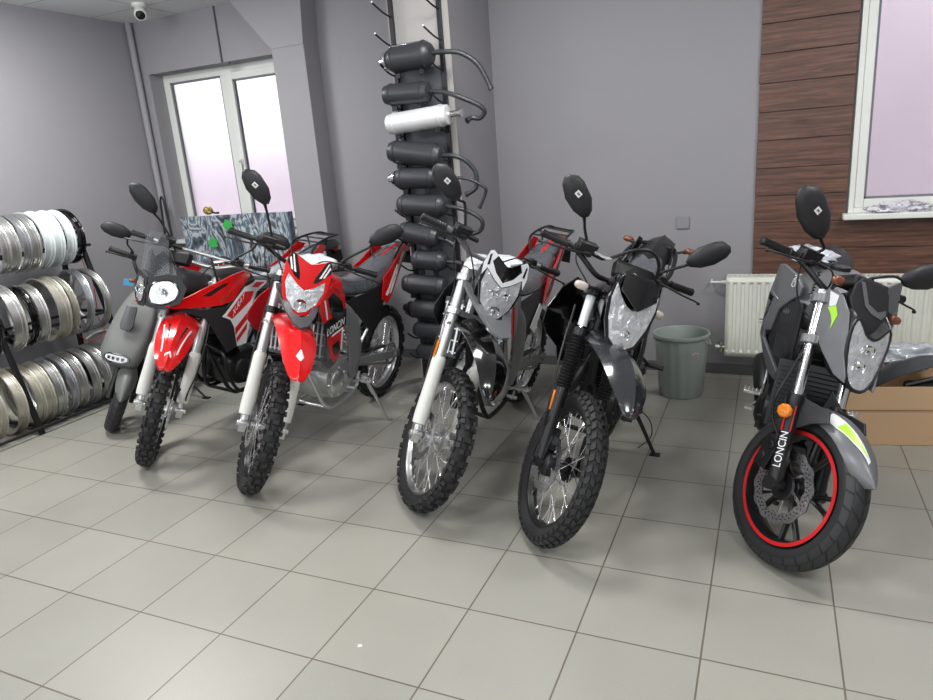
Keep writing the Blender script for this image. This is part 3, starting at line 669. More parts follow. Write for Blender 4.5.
def exhaust(B, P, muf0, muf1, r, m, mm, head=.019):
    b = MB(); b.tube(P, head, 12, sm=5); e = B.p(b, 'exhaust_pipe', m)
    a, c = Vector(muf0), Vector(muf1); b = MB(); b.lathe([(head, -.03), (r * .75, .0), (r, .03), (r, (c - a).length - .04), (r * .8, (c - a).length), (.02, (c - a).length + .005), (.018, (c - a).length - .02), (0, (c - a).length - .02)], a, c - a, 24); B.p(b, 'muffler', mm, parent=e)
def rsec(x, y0, z0, hw, hh, p=.55, n=20, tz=1.0):
    """rounded rectangle section across x; tz narrows the top"""
    sg = lambda t: math.copysign(abs(t) ** p, t); out = []
    for j in range(n):
        a = 2 * math.pi * j / n; yy = sg(math.cos(a)); zz = sg(math.sin(a)); out.append(Vector((x, y0 + hw * yy * (1 + (tz - 1) * (zz + 1) / 2), z0 + hh * zz)))
    return out
def body_x(B, name, rows, m, p=.55, parent=None, ang=40, sm=4, label=None):
    """rows (x, zbottom, ztop, halfwidth, topnarrow)"""
    P = catmull([(a, b_, c) for a, b_, c, d, e in rows], sm); Q = catmull([(d, e, 0) for a, b_, c, d, e in rows], sm)
    b = MB(); b.rings([rsec(q.x, 0, (q.y + q.z) / 2, max(w.x, .003), (q.z - q.y) / 2, p, tz=w.y) for q, w in zip(P, Q)]); return B.p(b, name, m, parent=parent, ang=ang, label=label)
def lumpy(name, c, d, m, seed=1, amp=.25, rot=0.0, label=None, cat='bag', M=None, nu=28, nv=18):
    from mathutils import noise
    b = MB(); Rm = Matrix.Rotation(rot, 3, 'Z'); b.ell((0, 0, 0), (2, 2, 2), nu=nu, nv=nv)
    vs = []
    for v in b.v:
        q = Vector(v); k = 1 + amp * noise.noise(q * 1.9 + Vector((seed, 0, 0))) + amp * .5 * noise.noise(q * 5 + Vector((0, seed, 0)))
        q = q * k; vs.append(tuple(Rm @ Vector((q.x * d[0] / 2, q.y * d[1] / 2, q.z * d[2] / 2)) + Vector(c)))
    b.v = vs; o = b.build(name, m, None, ang=60)
    if M is not None: o.matrix_world = M
    if label: tag(o, label, cat)
    return o
def dirt_rear(B, rimm, hubm, spm=STL, kind='knobby'):
    return spoked_wheel(B, 'rear_wheel', (-B.wb, 0, B.Rr), B.Rr, B.wr, kind, False, rimm, hubm, (-.055, .11), spm)
def frame_mx(B, m, spar, silver):
    b = MB()
    for s_ in (-1, 1):
        b.tube([(-.40, s_ * .035, .93), (-.50, s_ * .08, .91), (-.62, s_ * .125, .85), (-.735, s_ * .14, .745), (-.79, s_ * .14, .60), (-.80, s_ * .135, .48), (-.79, s_ * .12, .37)], [.030, .036, .048, .058, .060, .054, .042], 16, sm=5, flat=.32, up=(0, 1, 0))
    B.p(b, 'main_spar', spar)
    b = MB(); b.tube([(-.36, 0, .90), (-.40, 0, .74), (-.44, 0, .56)], .022, 12)
    for s_ in (-1, 1):
        b.tube([(-.44, s_ * .01, .57), (-.465, s_ * .06, .42), (-.52, s_ * .10, .28), (-.62, s_ * .11, .25), (-.84, s_ * .11, .27), (-.88, s_ * .12, .38)], .013, 10, sm=5)
        b.tube([(-.80, s_ * .09, .76), (-1.1, s_ * .10, .84), (-1.45, s_ * .08, .93)], .012, 8, sm=3); b.tube([(-.90, s_ * .12, .56), (-1.15, s_ * .10, .72), (-1.35, s_ * .09, .88)], .011, 8, sm=3)
    b.cyl((-.55, -.11, .255), (-.55, .11, .255), .011).cyl((-.80, -.11, .268), (-.80, .11, .268), .011)
    b.cyl((-.36, 0, .80), (-.44, 0, .98), .034, seg=16)
    B.p(b, 'frame', silver)
def tail_mx(B, top, sidem, rack=True, accent=None):
    b = MB(); Yf = lambda x, z: .125 - .10 * max(0, -x - 1.25) + .0 * z
    o_ = [(-1.16, .78), (-1.24, .73), (-1.32, .77), (-1.52, .97), (-1.60, 1.05), (-1.52, 1.075), (-1.34, .98), (-1.18, .92)]
    for s_ in (-1, 1):
        b = MB(); side(b, o_, Yf, s_, .006, 0, 0); t = B.p(b, 'tail_panel', sidem, bev=.002)
        if accent: b = MB(); side(b, [(-1.27, .79), (-1.31, .80), (-1.54, 1.03), (-1.50, 1.035)], Yf, s_, .0012, .0062); side(b, [(-1.21, .80), (-1.235, .785), (-1.42, .955), (-1.40, .965)], Yf, s_, .0012, .0062); B.p(b, 'tail_stripe', accent, parent=t)
    R_ = fender([(-1.20, .90, .09), (-1.40, 1.0, .095), (-1.6, 1.045, .085), (-1.78, 1.05, .07), (-1.86, 1.04, .045)]); B.p(R_, 'rear_fender', top)
    b = MB(); b.box((-1.80, 0, 1.0), (.03, .12, .045)); B.p(b, 'tail_light', mat('red_lens', rgb(150, 12, 16), .2, coat=.6), bev=.006)
    b = MB(); b.box((-1.84, 0, .93), (.006, .15, .11), Matrix.Rotation(.3, 3, 'Y')); b.box((-1.80, 0, .96), (.05, .03, .03)); B.p(b, 'plate_holder', BLK)
    if rack:
        b = MB()
        for s_ in (-1, 1): b.tube([(-1.42, s_ * .08, 1.0), (-1.46, s_ * .105, 1.075), (-1.60, s_ * .10, 1.105), (-1.76, s_ * .085, 1.11), (-1.80, s_ * .05, 1.10), (-1.80, 0, 1.10)], .008, 8, sm=4)
        for x in (-1.50, -1.60, -1.70): b.cyl((x, -.10, 1.09 + (-x - 1.5) * .1), (x, .10, 1.09 + (-x - 1.5) * .1), .006, seg=8)
        for s_ in (-1, 1): b.cyl((-1.62, s_ * .07, 1.04), (-1.62, s_ * .09, 1.105), .006, seg=8)
        B.p(b, 'luggage_rack', BST)
def seat_mx(B, rows=None, m=SEAT):
    return body_x(B, 'seat', rows or [(-.60, .93, 1.005, .045, .8), (-.72, .88, 1.0, .085, .75), (-.92, .845, .955, .115, .72), (-1.12, .84, .95, .125, .72), (-1.32, .88, .99, .12, .72), (-1.50, .96, 1.035, .10, .8), (-1.60, 1.01, 1.05, .06, .9)], m, .6)
def shock(B, spring):
    b = MB(); b.cyl((-.98, 0, .45), (-.90, 0, .78), .018, seg=12); P = []
    for k in range(97): t = k / 96; a = t * 2 * math.pi * 8; c = Vector((-.975, 0, .50)).lerp(Vector((-.91, 0, .74)), t); P.append(c + Vector((math.cos(a) * .036, math.sin(a) * .036, 0)))
    b.mat(1).tube(P, .0055, 6); B.p(b, 'shock_absorber', [ALU, spring])
def indicator(B, base, c, lens, steer, s=1.0):
    base, c = Vector(base), Vector(c); d = (c - base).normalized(); b = MB(); b.tube([base, c - d * .02], .007 * s, 8); b.cyl(c - d * .025, c - d * .01, .012 * s, seg=10); o = B.p(b, 'turn_signal', BLK, steer)
    b = MB(); R3 = Matrix.Rotation(0, 3, 'X'); b.ell(c + d * .012, (.034 * s, .062 * s, .036 * s), nu=14, nv=8, p=.8); B.p(b, 'indicator_lens', lens, parent=o)
def headlamp(B, out, F, steer, parent, bulge, bowls, th=.004):
    b = MB(); G = lambda u, v: F(u, v); b.panel(out, G, th, .002, .018); hl = B.p(b, 'headlight', REFL, parent=parent, ang=20)
    zc = sum(v for u, v in out) / len(out); yc = sum(u for u, v in out) / len(out)
    big = [(yc + (u - yc) * 1.0, zc + (v - zc) * 1.0) for u, v in out]
    for (y, z, r) in bowls:
        p = Vector(F(y, z)); b = MB(); b.lathe([(r, .010), (r * 1.08, .012), (r * 1.08, .0), (r, .004), (r * .8, -.006 + .008), (r * .35, .004), (r * .3, .012), (0, .016)], p, (1, 0, -.05), 24); B.p(b, 'lamp_bowl', REFC, parent=parent)
DIRT = dict(rake=.47, trail=.11, wb=1.40, Rf=.35, wf=.09, Rr=.33, wr=.11)
def mask_F(x0=-.15, k=1.0, z0=1.1, sl=.4): return lambda u, v: (x0 - sl * (v - z0) - k * u * u, u, v)
def mask(B, out, F, m, name='headlight_mask', th=.006):
    b = MB(); b.panel(out, F, th, -.004, .03); return B.p(b, name, m, True, bev=.003, ang=50)
def deco(B, par, polys, F, m, name, off=.0025, th=.0008, flip=1, L=.04):
    b = MB()
    for q in polys: b.panel(q, F, th, off, L, flip=flip)
    return B.p(b, name, m, parent=par)
def mir(q): return [(-y, z) for y, z in reversed(q)]
def radiators(B, grille=ALU):
    for s_ in (-1, 1):
        b = MB(); R3 = Matrix.Rotation(-.22, 3, 'Y'); c = Vector((-.43, s_ * .115, .75)); b.box(c, (.035, .115, .25), R3); b.box(c + R3 @ Vector((0, 0, .135)), (.045, .12, .03), R3); b.box(c - R3 @ Vector((0, 0, .135)), (.045, .12, .03), R3)
        rd = B.p(b, 'radiator', mat('radiator_core', rgb(88, 90, 92), .6, .5), bev=.003)
        b = MB()
        for k in range(4): b.box(c + R3 @ Vector((.026, (k - 1.5) * .027, 0)), (.012, .010, .26), R3)
        for k in range(5): b.box(c + R3 @ Vector((.024, 0, (k - 2) * .06)), (.008, .11, .006), R3)
        B.p(b, 'radiator_guard', grille, parent=rd)
def enduro(name, label, pose, bars_, red, sp):
    """bikes 2 and 3 share a frame; colours and bodywork differ"""
    B = Bike(name, label, 'motorcycle', pose, group=None, **DIRT)
    gx, gz, gw = bars_
    spoked_wheel(B, 'front_wheel', (0, 0, B.Rf), B.Rf, B.wf, 'knobby', True, mat('dark_rim', rgb(58, 58, 60), .3, .7) if red else POL, ALU, (-.058, .115))
    dirt_rear(B, POL, ALU)
    usd_fork(B, .10, .80, .365, refl=not red)
    clamps(B, .10, .60, .765, ALU if not red else BST)
    h, cc = bars(B, gx, gz, gw, tube=BST if red else ALUG)
    mirror_head(B, 'm', 1, (gx + .012, -gw + .21, gz + .01), (gx + .005, -gw + .16, gz + .13), (gx + .03, -.33 - (0 if red else .02), gz + .262 - (0 if red else .068)), tilt=.45 if red else .30, sticker=True)
    if red: mirror_head(B, 'm', -1, (gx + .012, gw - .20, gz + .01), (gx + .005, gw - .10, gz + .13), (gx + .03, .362, gz + .235), tilt=.50)
    cable(B, [(gx + .02, -gw + .17, gz), (gx + .10, -.16, gz - .02), (gx + .14, -.10, gz - .10), (gx + .10, -.04, gz - .20), (-.40, .0, .86)])
    cable(B, [(gx + .02, gw - .17, gz), (gx + .12, .16, gz + .03), (gx + .15, .06, gz + .02), (gx + .10, -.02, gz - .12), (-.40, .02, .86)])
    cable(B, [(gx + .01, -gw + .19, gz - .01), (gx + .07, -.20, gz - .07), (gx + .10, -.13, gz - .22), (-.28, -.13, .85), (-.16, -.135, .62), (-.03, -.12, .42)], .0035)
    frame_mx(B, ALU, ALUG, ALU if red else BST)
    en, port = engine_mx(B, ALU, POL if red else ALU)
    exhaust(B, [port + Vector((.06, -.02, 0)), (-.40, -.05, .66), (-.42, -.10, .50), (-.50, -.145, .46), (-.70, -.16, .56), (-.95, -.16, .68), (-1.15, -.165, .76)], (-1.15, -.17, .76), (-1.52, -.19, .88), .055, POL if red else BST, ALU)
    swing(B, .115, ALUG); shock(B, STL if red else BLK)
    pegs(B, -.86, .335, .13, ALU)
    radiators(B)
    if red:
        stand(B, (-.90, .15, .33), (-.05, 1.985, 0), ALU)
    else: stand(B, (-.90, .15, .33), (0.889, 2.197, 0), ALU)
    # bodywork
    prof = [(-.36, .86, .085), (-.22, .915, .10), (-.05, .945, .10), (.10, .955, .096), (.22, .935, .082), (.33, .90, .060), (.40, .868, .032), (.415, .858, .008)] if red else [(-.36, .85, .08), (-.22, .89, .095), (-.05, .915, .095), (.08, .905, .088), (.17, .87, .072), (.23, .82, .05), (.26, .78, .026), (.268, .765, .008)]
    f = B.p(fender(prof, drop=.42), 'front_fender', RED if red else BLKG, True, ang=50)
    FF = fender_F(prof, .42)
    if red:
        deco(B, f, [[(.265, 0), (.298, -.016), (.335, 0), (.298, .016)]], FF, STK, 'diamond_mark', .004, L=.006)
        b = MB(); b.beam(B.fk(0, .52, .03), B.fk(0, .52, .06), .10, .03); 
    else:
        pass
    F = mask_F()
    O = [(0, 1.205), (.050, 1.222), (.092, 1.238), (.108, 1.225), (.120, 1.175), (.118, 1.10), (.098, 1.03), (.052, .972), (0, .952)]
    if not red: O = [(0, 1.200), (.045, 1.222), (.088, 1.245), (.102, 1.235), (.115, 1.18), (.110, 1.10), (.090, 1.04), (.052, .985), (0, .97)]
    O = O + [(-y, z) for y, z in reversed(O[1:-1])]
    mk_ = mask(B, O, F, RED if red else BLKG)
    LN = [(0, 1.078), (.040, 1.098), (.092, 1.136), (.098, 1.09), (.074, 1.025), (.036, .985), (0, .972)]; LN = LN + mir(LN[1:-1])
    if not red: LN = [(0, 1.105), (.040, 1.125), (.090, 1.160), (.096, 1.10), (.075, 1.03), (.036, .982), (0, .975)]; LN = LN + mir(LN[1:-1])
    headlamp(B, LN, F, True, mk_, .02, [(0, 1.015, .028)] if red else [(0, 1.005, .028), (-.028, 1.072, .022), (.03, 1.078, .018)])
    b = MB(); R_ = []
    for x_, hy, z0, z1 in ((-.19, .095, 1.0, 1.16), (-.26, .085, 1.0, 1.18), (-.34, .06, 1.03, 1.16)): R_.append(rsec(x_, 0, (z0 + z1) / 2, hy, (z1 - z0) / 2, .6))
    b.rings(R_); B.p(b, 'headlight_housing', BLK, parent=mk_)
    if red:
        st = [(.034, 1.120), (.040, 1.150), (.076, 1.230), (.096, 1.236), (.108, 1.222), (.112, 1.185), (.060, 1.130)]
        deco(B, mk_, [st, mir(st)], F, BLKG, 'black_stripes')
        w = [(.058, 1.148), (.088, 1.226), (.094, 1.226), (.070, 1.152)]; w2 = [(.076, 1.155), (.099, 1.214), (.105, 1.205), (.086, 1.158)]
        deco(B, mk_, [w, mir(w), w2, mir(w2)], F, STK, 'white_stripes', .0035)
    else:
        w = [(0, 1.109), (.040, 1.129), (.092, 1.166), (.108, 1.13), (.114, 1.18), (.102, 1.233), (.088, 1.243), (.060, 1.228), (.078, 1.198), (.046, 1.158), (0, 1.128)]
        w = w + mir(w[1:-1]); deco(B, mk_, [w], F, WGL, 'white_wing_trim', .004, .003, L=.02)
        g = [(.086, 1.18), (.097, 1.175), (.098, 1.22), (.090, 1.226)]
        for q in (g, mir(g)): deco(B, mk_, [q], F, BLKG, 'black_edge_stripe', .0075)
    # chin
    ch = [(-.112, 1.045), (-.085, .965), (-.035, .90), (0, .878), (.035, .90), (.085, .965), (.112, 1.045), (.088, 1.02), (.045, .962), (0, .945), (-.045, .962), (-.088, 1.02)]
    ch = [(0, .0), (.035, .06), (.075, .35), (.112, .80), (.122, 1.05), (.098, 1.05), (.070, .70), (.038, .36), (0, .28)] if red else [(0, .0), (.040, .04), (.080, .35), (.112, .80), (.122, 1.1), (.088, 1.1), (.065, .70), (.040, .45), (0, .40)]; ch = ch + [(-a, c) for a, c in reversed(ch[1:-1])]
    b = MB(); b.panel(ch, lambda u, v: (.105 - .33 * v - .3 * abs(u), u, .975 + .055 * v), .014, -.004, .04, flip=-1); B.p(b, 'lower_mask', mat('dark_grey_plastic', rgb(70, 70, 74), .4) if red else GRM, True, bev=.003)
    # tank, seat, side plastics
    tm = RED if red else BLKG
    body_x(B, 'fuel_tank', [(-.42, .86, .99, .07, .8), (-.50, .82, 1.035, .115, .7), (-.62, .83, 1.045, .125, .65), (-.74, .85, 1.01, .10, .7), (-.80, .88, .98, .06, .8)], tm, .7)
    b = MB(); b.cyl((-.56, 0, 1.03), (-.56, 0, 1.065), .035, seg=20); B.p(b, 'fuel_cap', BLK, bev=.003)
    seat_mx(B)
    b = MB()
    for s_ in (-1, 1):
        b = MB(); side(b, [(-.68, .86), (-.86, .75), (-1.02, .60), (-1.10, .62), (-1.22, .76), (-1.30, .88), (-1.10, .86), (-.9, .86)], lambda x, z: .118 - .03 * (z - .6), s_, .005); B.p(b, 'side_panel', BLK, bev=.002)
    sh = [(-.36, .985), (-.50, 1.01), (-.64, .93), (-.655, .82), (-.62, .66), (-.575, .575), (-.50, .565), (-.455, .64), (-.40, .79), (-.335, .90)]
    Yf = lambda x, z: .155 + .09 * max(0, (x + .62)) - .10 * (z - .8) ** 2
    YL, shL = Yf, sh
    for s_ in (-1, 1):
        Yf, sh = YL, shL
        if s_ < 0:
            dx = .0 if red else -.12
            sh = [(x + dx, z) for x, z in [(-.52, .985), (-.42, .975), (-.32, .935), (-.245, .87), (-.235, .83), (-.29, .76), (-.37, .70), (-.44, .65), (-.54, .62), (-.60, .72), (-.60, .90)]]
            Yf = lambda x, z: .160 + .12 * max(0, x - dx + .55) - .06 * (z - .8) ** 2
        b = MB(); side(b, sh, Yf, s_, .005); o = B.p(b, 'radiator_shroud', (RED if s_ > 0 else RED_SHADED) if red else (DGR if s_ > 0 else BLK), bev=.002)
        fl = -1 if s_ > 0 else 1; FS = lambda u, v, s_=s_: (u, s_ * Yf(u, v), v)
        if s_ < 0: continue
        if red:
            for q in ([(-.385, .95), (-.400, .95), (-.425, .84), (-.410, .84)], [(-.47, .735), (-.600, .745), (-.618, .74), (-.600, .62), (-.585, .62), (-.598, .733), (-.47, .725)]): deco(B, o, [q], FS, STK, 'white_outline', .0075, flip=fl)
            deco(B, o, [[(-.43, .95), (-.50, .97), (-.60, .90), (-.63, .83), (-.60, .80), (-.49, .82)], [(-.375, .825), (-.655, .845), (-.648, .750), (-.405, .735)], [(-.48, .67), (-.56, .68), (-.585, .62), (-.54, .59), (-.50, .62)]], FS, BLKG, 'black_graphic', .006, flip=fl)
            if s_ > 0: text_obj('shroud_lettering', 'LONCIN', .058, None, STK, o, shear=.25, F=lambda x, y, z: (-.520 - x * 1.0, YL(-.520 - x, .768 + y) + .0095 + z, .770 + y + x * .06))
        else:
            deco(B, o, [[(-.36, .975), (-.44, .96), (-.53, .80), (-.60, .60), (-.575, .58), (-.48, .72)]], FS, WGL, 'white_blade', .006, flip=fl)
            deco(B, o, [[(-.47, .90), (-.49, .90), (-.57, .72), (-.56, .70)], [(-.50, .92), (-.515, .92), (-.60, .74), (-.59, .72)], [(-.44, .94), (-.46, .93), (-.53, .78), (-.52, .76)]], FS, REDT, 'red_pinstripes', .0075, flip=fl)
            if s_ < 0: deco(B, o, [[(-.42, .72), (-.50, .60), (-.44, .64)], ], FS, REDT, 'red_mark', .006, flip=fl)
    tail_mx(B, RED, RED, True, STK if red else BLK)
    if not red:
        b = MB(); side(b, [(-.98, .66), (-1.08, .60), (-1.16, .74), (-1.10, .78)], lambda x, z: .128, 1, .004); B.p(b, 'heel_guard', WGL)
    return B
P1 = (-1.1327, 1.0698, -.0125, .1336, .709); P2 = (-.2918, .9499, .055, .1487, .7372); P3 = (.6387, 1.0314, -.0113, .2196, .7644)
P4 = (1.278, .933, -.018, .235, .600); P5 = (2.197, 1.031, -.065, .181, .725)
B2 = enduro('motorcycle', 'red enduro motorcycle with red headlight mask, white diamond on its fender and white fork guards', P2, (-.431, 1.184, .40), True, 0)
B3 = enduro('motorcycle', 'black and white enduro motorcycle with white-edged headlight mask, white fork guards and red tail', P3, (-.446, 1.205, .386), False, 0)
def engine_guard(B, m, x0=-.42, y=.15, z0=.28, z1=.62):
    for s_ in (-1, 1):
        b = MB(); b.tube([(x0, s_ * .04, z1), (x0 + .02, s_ * y, z1 - .04), (x0 + .01, s_ * (y + .02), (z0 + z1) / 2), (x0 - .10, s_ * y, z0), (x0 - .30, s_ * (y - .03), z0 - .02)], .011, 8, sm=4); B.p(b, 'engine_guard', m)
# ---------------- bike 1: red adventure motorcycle, fairing fixed to the frame
B = B1 = Bike('motorcycle', 'red and black adventure motorcycle with windscreen, twin headlights and white fork guards', 'motorcycle', P1, **DIRT)
gx, gz, gw = -.438, 1.184, .394
spoked_wheel(B, 'front_wheel', (0, 0, B.Rf), B.Rf, B.wf, 'knobby', True, POL, ALU, (.058, .12))
dirt_rear(B, POL, ALU); usd_fork(B, .11, .80, .34); clamps(B, .11, .60, .765, ALU)
h, cc = bars(B, gx, gz, gw, tube=POL, cross=True)
mirror_head(B, 'm', 1, (gx + .012, -gw + .21, gz + .01), (gx + .005, -gw + .14, gz + .11), (gx + .03, -.36, gz + .225), tilt=.42)
mirror_head(B, 'm', -1, (gx + .012, gw - .20, gz + .01), (gx + .005, gw - .13, gz + .10), (gx + .03, .37, gz + .20), tilt=-.25)
cable(B, [(gx + .02, -gw + .17, gz), (gx + .10, -.16, gz - .02), (gx + .14, -.10, gz - .12), (gx + .06, -.04, gz - .25)])
cable(B, [(gx + .02, gw - .17, gz), (gx + .10, .16, gz + .02), (gx + .13, .06, gz - .04), (gx + .06, 0, gz - .22)])
cable(B, [(-.30, .13, .95), (-.16, .15, .75), (-.06, .15, .60), (.03, .13, .50), (-.02, .125, .40)], .0045)
b = MB(); b.box((-.055, .072, .43), (.05, .04, .09)); B.p(b, 'brake_caliper', BST, True, bev=.006)
frame_mx(B, BST, BST, BST); en, port = engine_mx(B, BST, BST, fins=True)
exhaust(B, [port + Vector((.06, -.02, 0)), (-.40, -.05, .60), (-.42, -.10, .42), (-.52, -.12, .30), (-.80, -.14, .28), (-1.0, -.16, .45), (-1.15, -.165, .62)], (-1.15, -.17, .62), (-1.50, -.19, .74), .055, BST, BST)
swing(B, .115, BST); shock(B, REDT); pegs(B, -.86, .335, .13, BST)
engine_guard(B, BST, -.40, .19, .30, .62)
prof = [(-.36, .83, .085), (-.20, .875, .10), (-.05, .90, .10), (.08, .885, .096), (.17, .85, .082), (.23, .80, .060), (.262, .755, .032), (.268, .74, .014)]
f = B.p(fender(prof, drop=.50), 'front_fender', RED, True, ang=50); FF = fender_F(prof, .50)
deco(B, f, [[(.215, -.036), (.208, -.042), (.02, -.072), (.02, -.066), (.20, -.036)], [(.215, .036), (.20, .036), (.02, .066), (.02, .072), (.208, .042)]], FF, STK, 'white_stripes')
deco(B, f, [[(.20, -.020), (.02, -.050), (.02, -.040)], [(.20, .020), (.02, .040), (.02, .050)]], FF, BLKG, 'black_stripes')
deco(B, f, [[(.232, -.016), (.222, -.018), (.215, .004), (.228, .016), (.236, .012), (.226, .0)]], FF, STK, 'wing_mark')
# nose
NF = lambda u, v: (-.040 - .60 * abs(u) ** 1.1 - .30 * (v - 1.01), u, v)
for s_ in (-1, 1):
    pan = [(.004, 1.10), (.06, 1.115), (.15, 1.11), (.195, 1.04), (.175, .96), (.10, .925), (.03, .935), (.004, .945)]
    if s_ < 0: pan = mir(pan)
    b = MB(); b.panel(pan, NF, .008, -.004, .03); nose = B.p(b, 'headlight_mask', BLKT, bev=.003)
    ln = [(.020, 1.035), (.042, 1.072), (.115, 1.082), (.160, 1.035), (.146, .980), (.090, .952), (.036, .962), (.020, .995)]
    if s_ < 0: ln = mir(ln)
    hl = headlamp(B, ln, NF, False, nose, .02, [(.085 * s_, 1.015, .026)])
    b = MB(); q = [NF(u, v) for u, v in ln]; b.tube([Vector(p) + Vector((.006, 0, 0)) for p in q], .0045, 6, closed=True, sm=2); B.p(b, 'headlight_bezel', BLKG, parent=nose)
WS = lambda u, v: (-.070 - .70 * abs(u) ** 1.3 - .30 * (v - 1.10), u, v)
b = MB(); b.panel([(0, 1.345), (.050, 1.335), (.085, 1.29), (.095, 1.20), (.110, 1.12), (0, 1.09), (-.110, 1.12), (-.095, 1.20), (-.085, 1.29), (-.050, 1.335)], WS, .003, 0, .03); B.p(b, 'windscreen', SMOKE, ang=60)
WB = lambda u, v: (-.100 - .70 * abs(u) ** 1.3 - .30 * (v - 1.10), u, v)
b = MB(); b.panel([(0, 1.20), (.05, 1.235), (.085, 1.20), (.13, 1.10), (.155, 1.08), (0, 1.075), (-.155, 1.08), (-.13, 1.10), (-.085, 1.20), (-.05, 1.235)], WB, .004, 0, .03); B.p(b, 'screen_base', BLKG)
body_x(B, 'fairing_body', [(-.15, .96, 1.10, .09, .9), (-.20, .95, 1.13, .14, .85), (-.26, .95, 1.12, .15, .8), (-.38, .96, 1.08, .13, .8), (-.46, .98, 1.05, .09, .8)], BLKT, .7)
b = MB(); b.box((-.30, 0, 1.16), (.05, .15, .075), Matrix.Rotation(-.6, 3, 'Y')); B.p(b, 'instrument_panel', BLK, bev=.01)
body_x(B, 'fuel_tank', [(-.42, .82, 1.00, .10, .8), (-.52, .80, 1.06, .165, .7), (-.64, .80, 1.07, .175, .65), (-.76, .83, 1.03, .14, .7), (-.84, .86, .98, .08, .8)], BLKT, .7)
b = MB(); b.cyl((-.60, 0, 1.06), (-.60, 0, 1.09), .036, seg=20); B.p(b, 'fuel_cap', CHR, bev=.003)
seat_mx(B)
Yb = lambda x, z: .185 + .06 * min(0, x + .45) * (1 if x > -.45 else 0) - .22 * max(0, x + .42) - .25 * max(0, -x - .66)
for s_ in (-1, 1):
    fl = -1 if s_ > 0 else 1; FS = lambda u, v, s_=s_: (u, s_ * Yb(u, v), v)
    b = MB(); side(b, [(-.06, .945), (-.14, .965), (-.30, 1.01), (-.48, 1.05), (-.60, 1.06), (-.66, 1.05), (-.64, 1.0), (-.56, .955), (-.50, .90), (-.40, .885), (-.25, .90), (-.10, .925)], Yb, s_, .010, .006); o = B.p(b, 'tank_shroud', RED, bev=.003)
    deco(B, o, [[(-.28, .965), (-.42, 1.015), (-.46, 1.01), (-.33, .955)]], FS, BLK, 'vent_slot', .0165, flip=fl)
    if s_ > 0: text_obj('shroud_lettering', 'RALLY', .035, None, BRN, o, F=lambda x, y, z: (-.43 - x, Yb(-.43 - x, .93) + .0175 + z, .932 + y + x * .35))
    b = MB(); side(b, [(-.08, .95), (-.14, .92), (-.30, .88), (-.45, .87), (-.60, .98), (-.70, .99), (-.74, .90), (-.66, .78), (-.50, .60), (-.42, .58), (-.36, .70), (-.30, .82), (-.15, .90)], Yb, s_, .008); o = B.p(b, 'side_fairing', BLKT, bev=.003)
    deco(B, o, [[(-.60, .955), (-.72, .975), (-.86, .94), (-.85, .925), (-.72, .90), (-.66, .84), (-.58, .60), (-.50, .60), (-.485, .73), (-.46, .78), (-.40, .815)]], FS, WGL, 'white_panel', .009, .003, flip=fl)
    deco(B, o, [[(-.590, .93), (-.68, .915), (-.64, .86), (-.475, .785), (-.43, .815)], [(-.49, .72), (-.62, .80), (-.605, .755), (-.49, .675)], [(-.495, .655), (-.60, .73), (-.59, .69), (-.50, .625)], [(-.66, .945), (-.72, .962), (-.83, .937), (-.73, .925)]], FS, REDT, 'red_graphic', .0125, flip=fl)
    if s_ > 0: text_obj('panel_lettering', 'X-RAY', .054, None, STK, o, shear=.2, F=lambda x, y, z: (-.535 - x * .72 , Yb(-.535 - x * .72, .85) + .015 + z, .862 + y + x * .62))
b = MB()
for s_ in (-1, 1):
    b = MB(); side(b, [(-.68, .86), (-.86, .75), (-1.02, .60), (-1.10, .62), (-1.22, .76), (-1.30, .88), (-1.10, .86), (-.9, .86)], lambda x, z: .118 - .03 * (z - .6), s_, .005); B.p(b, 'side_panel', BLK, bev=.002)
tail_mx(B, BLK, RED, True, None)
b = MB(); b.tube([(-.41, .13, 1.16), (-.41, .155, 1.06), (-.43, .16, .98)], .007, 8, sm=4); B.p(b, 'brake_hose', BLK)
stand(B, (-.90, .15, .33), tuple((B.M @ Vector((-.98, .30, 0))).xy) + (0,), BST)
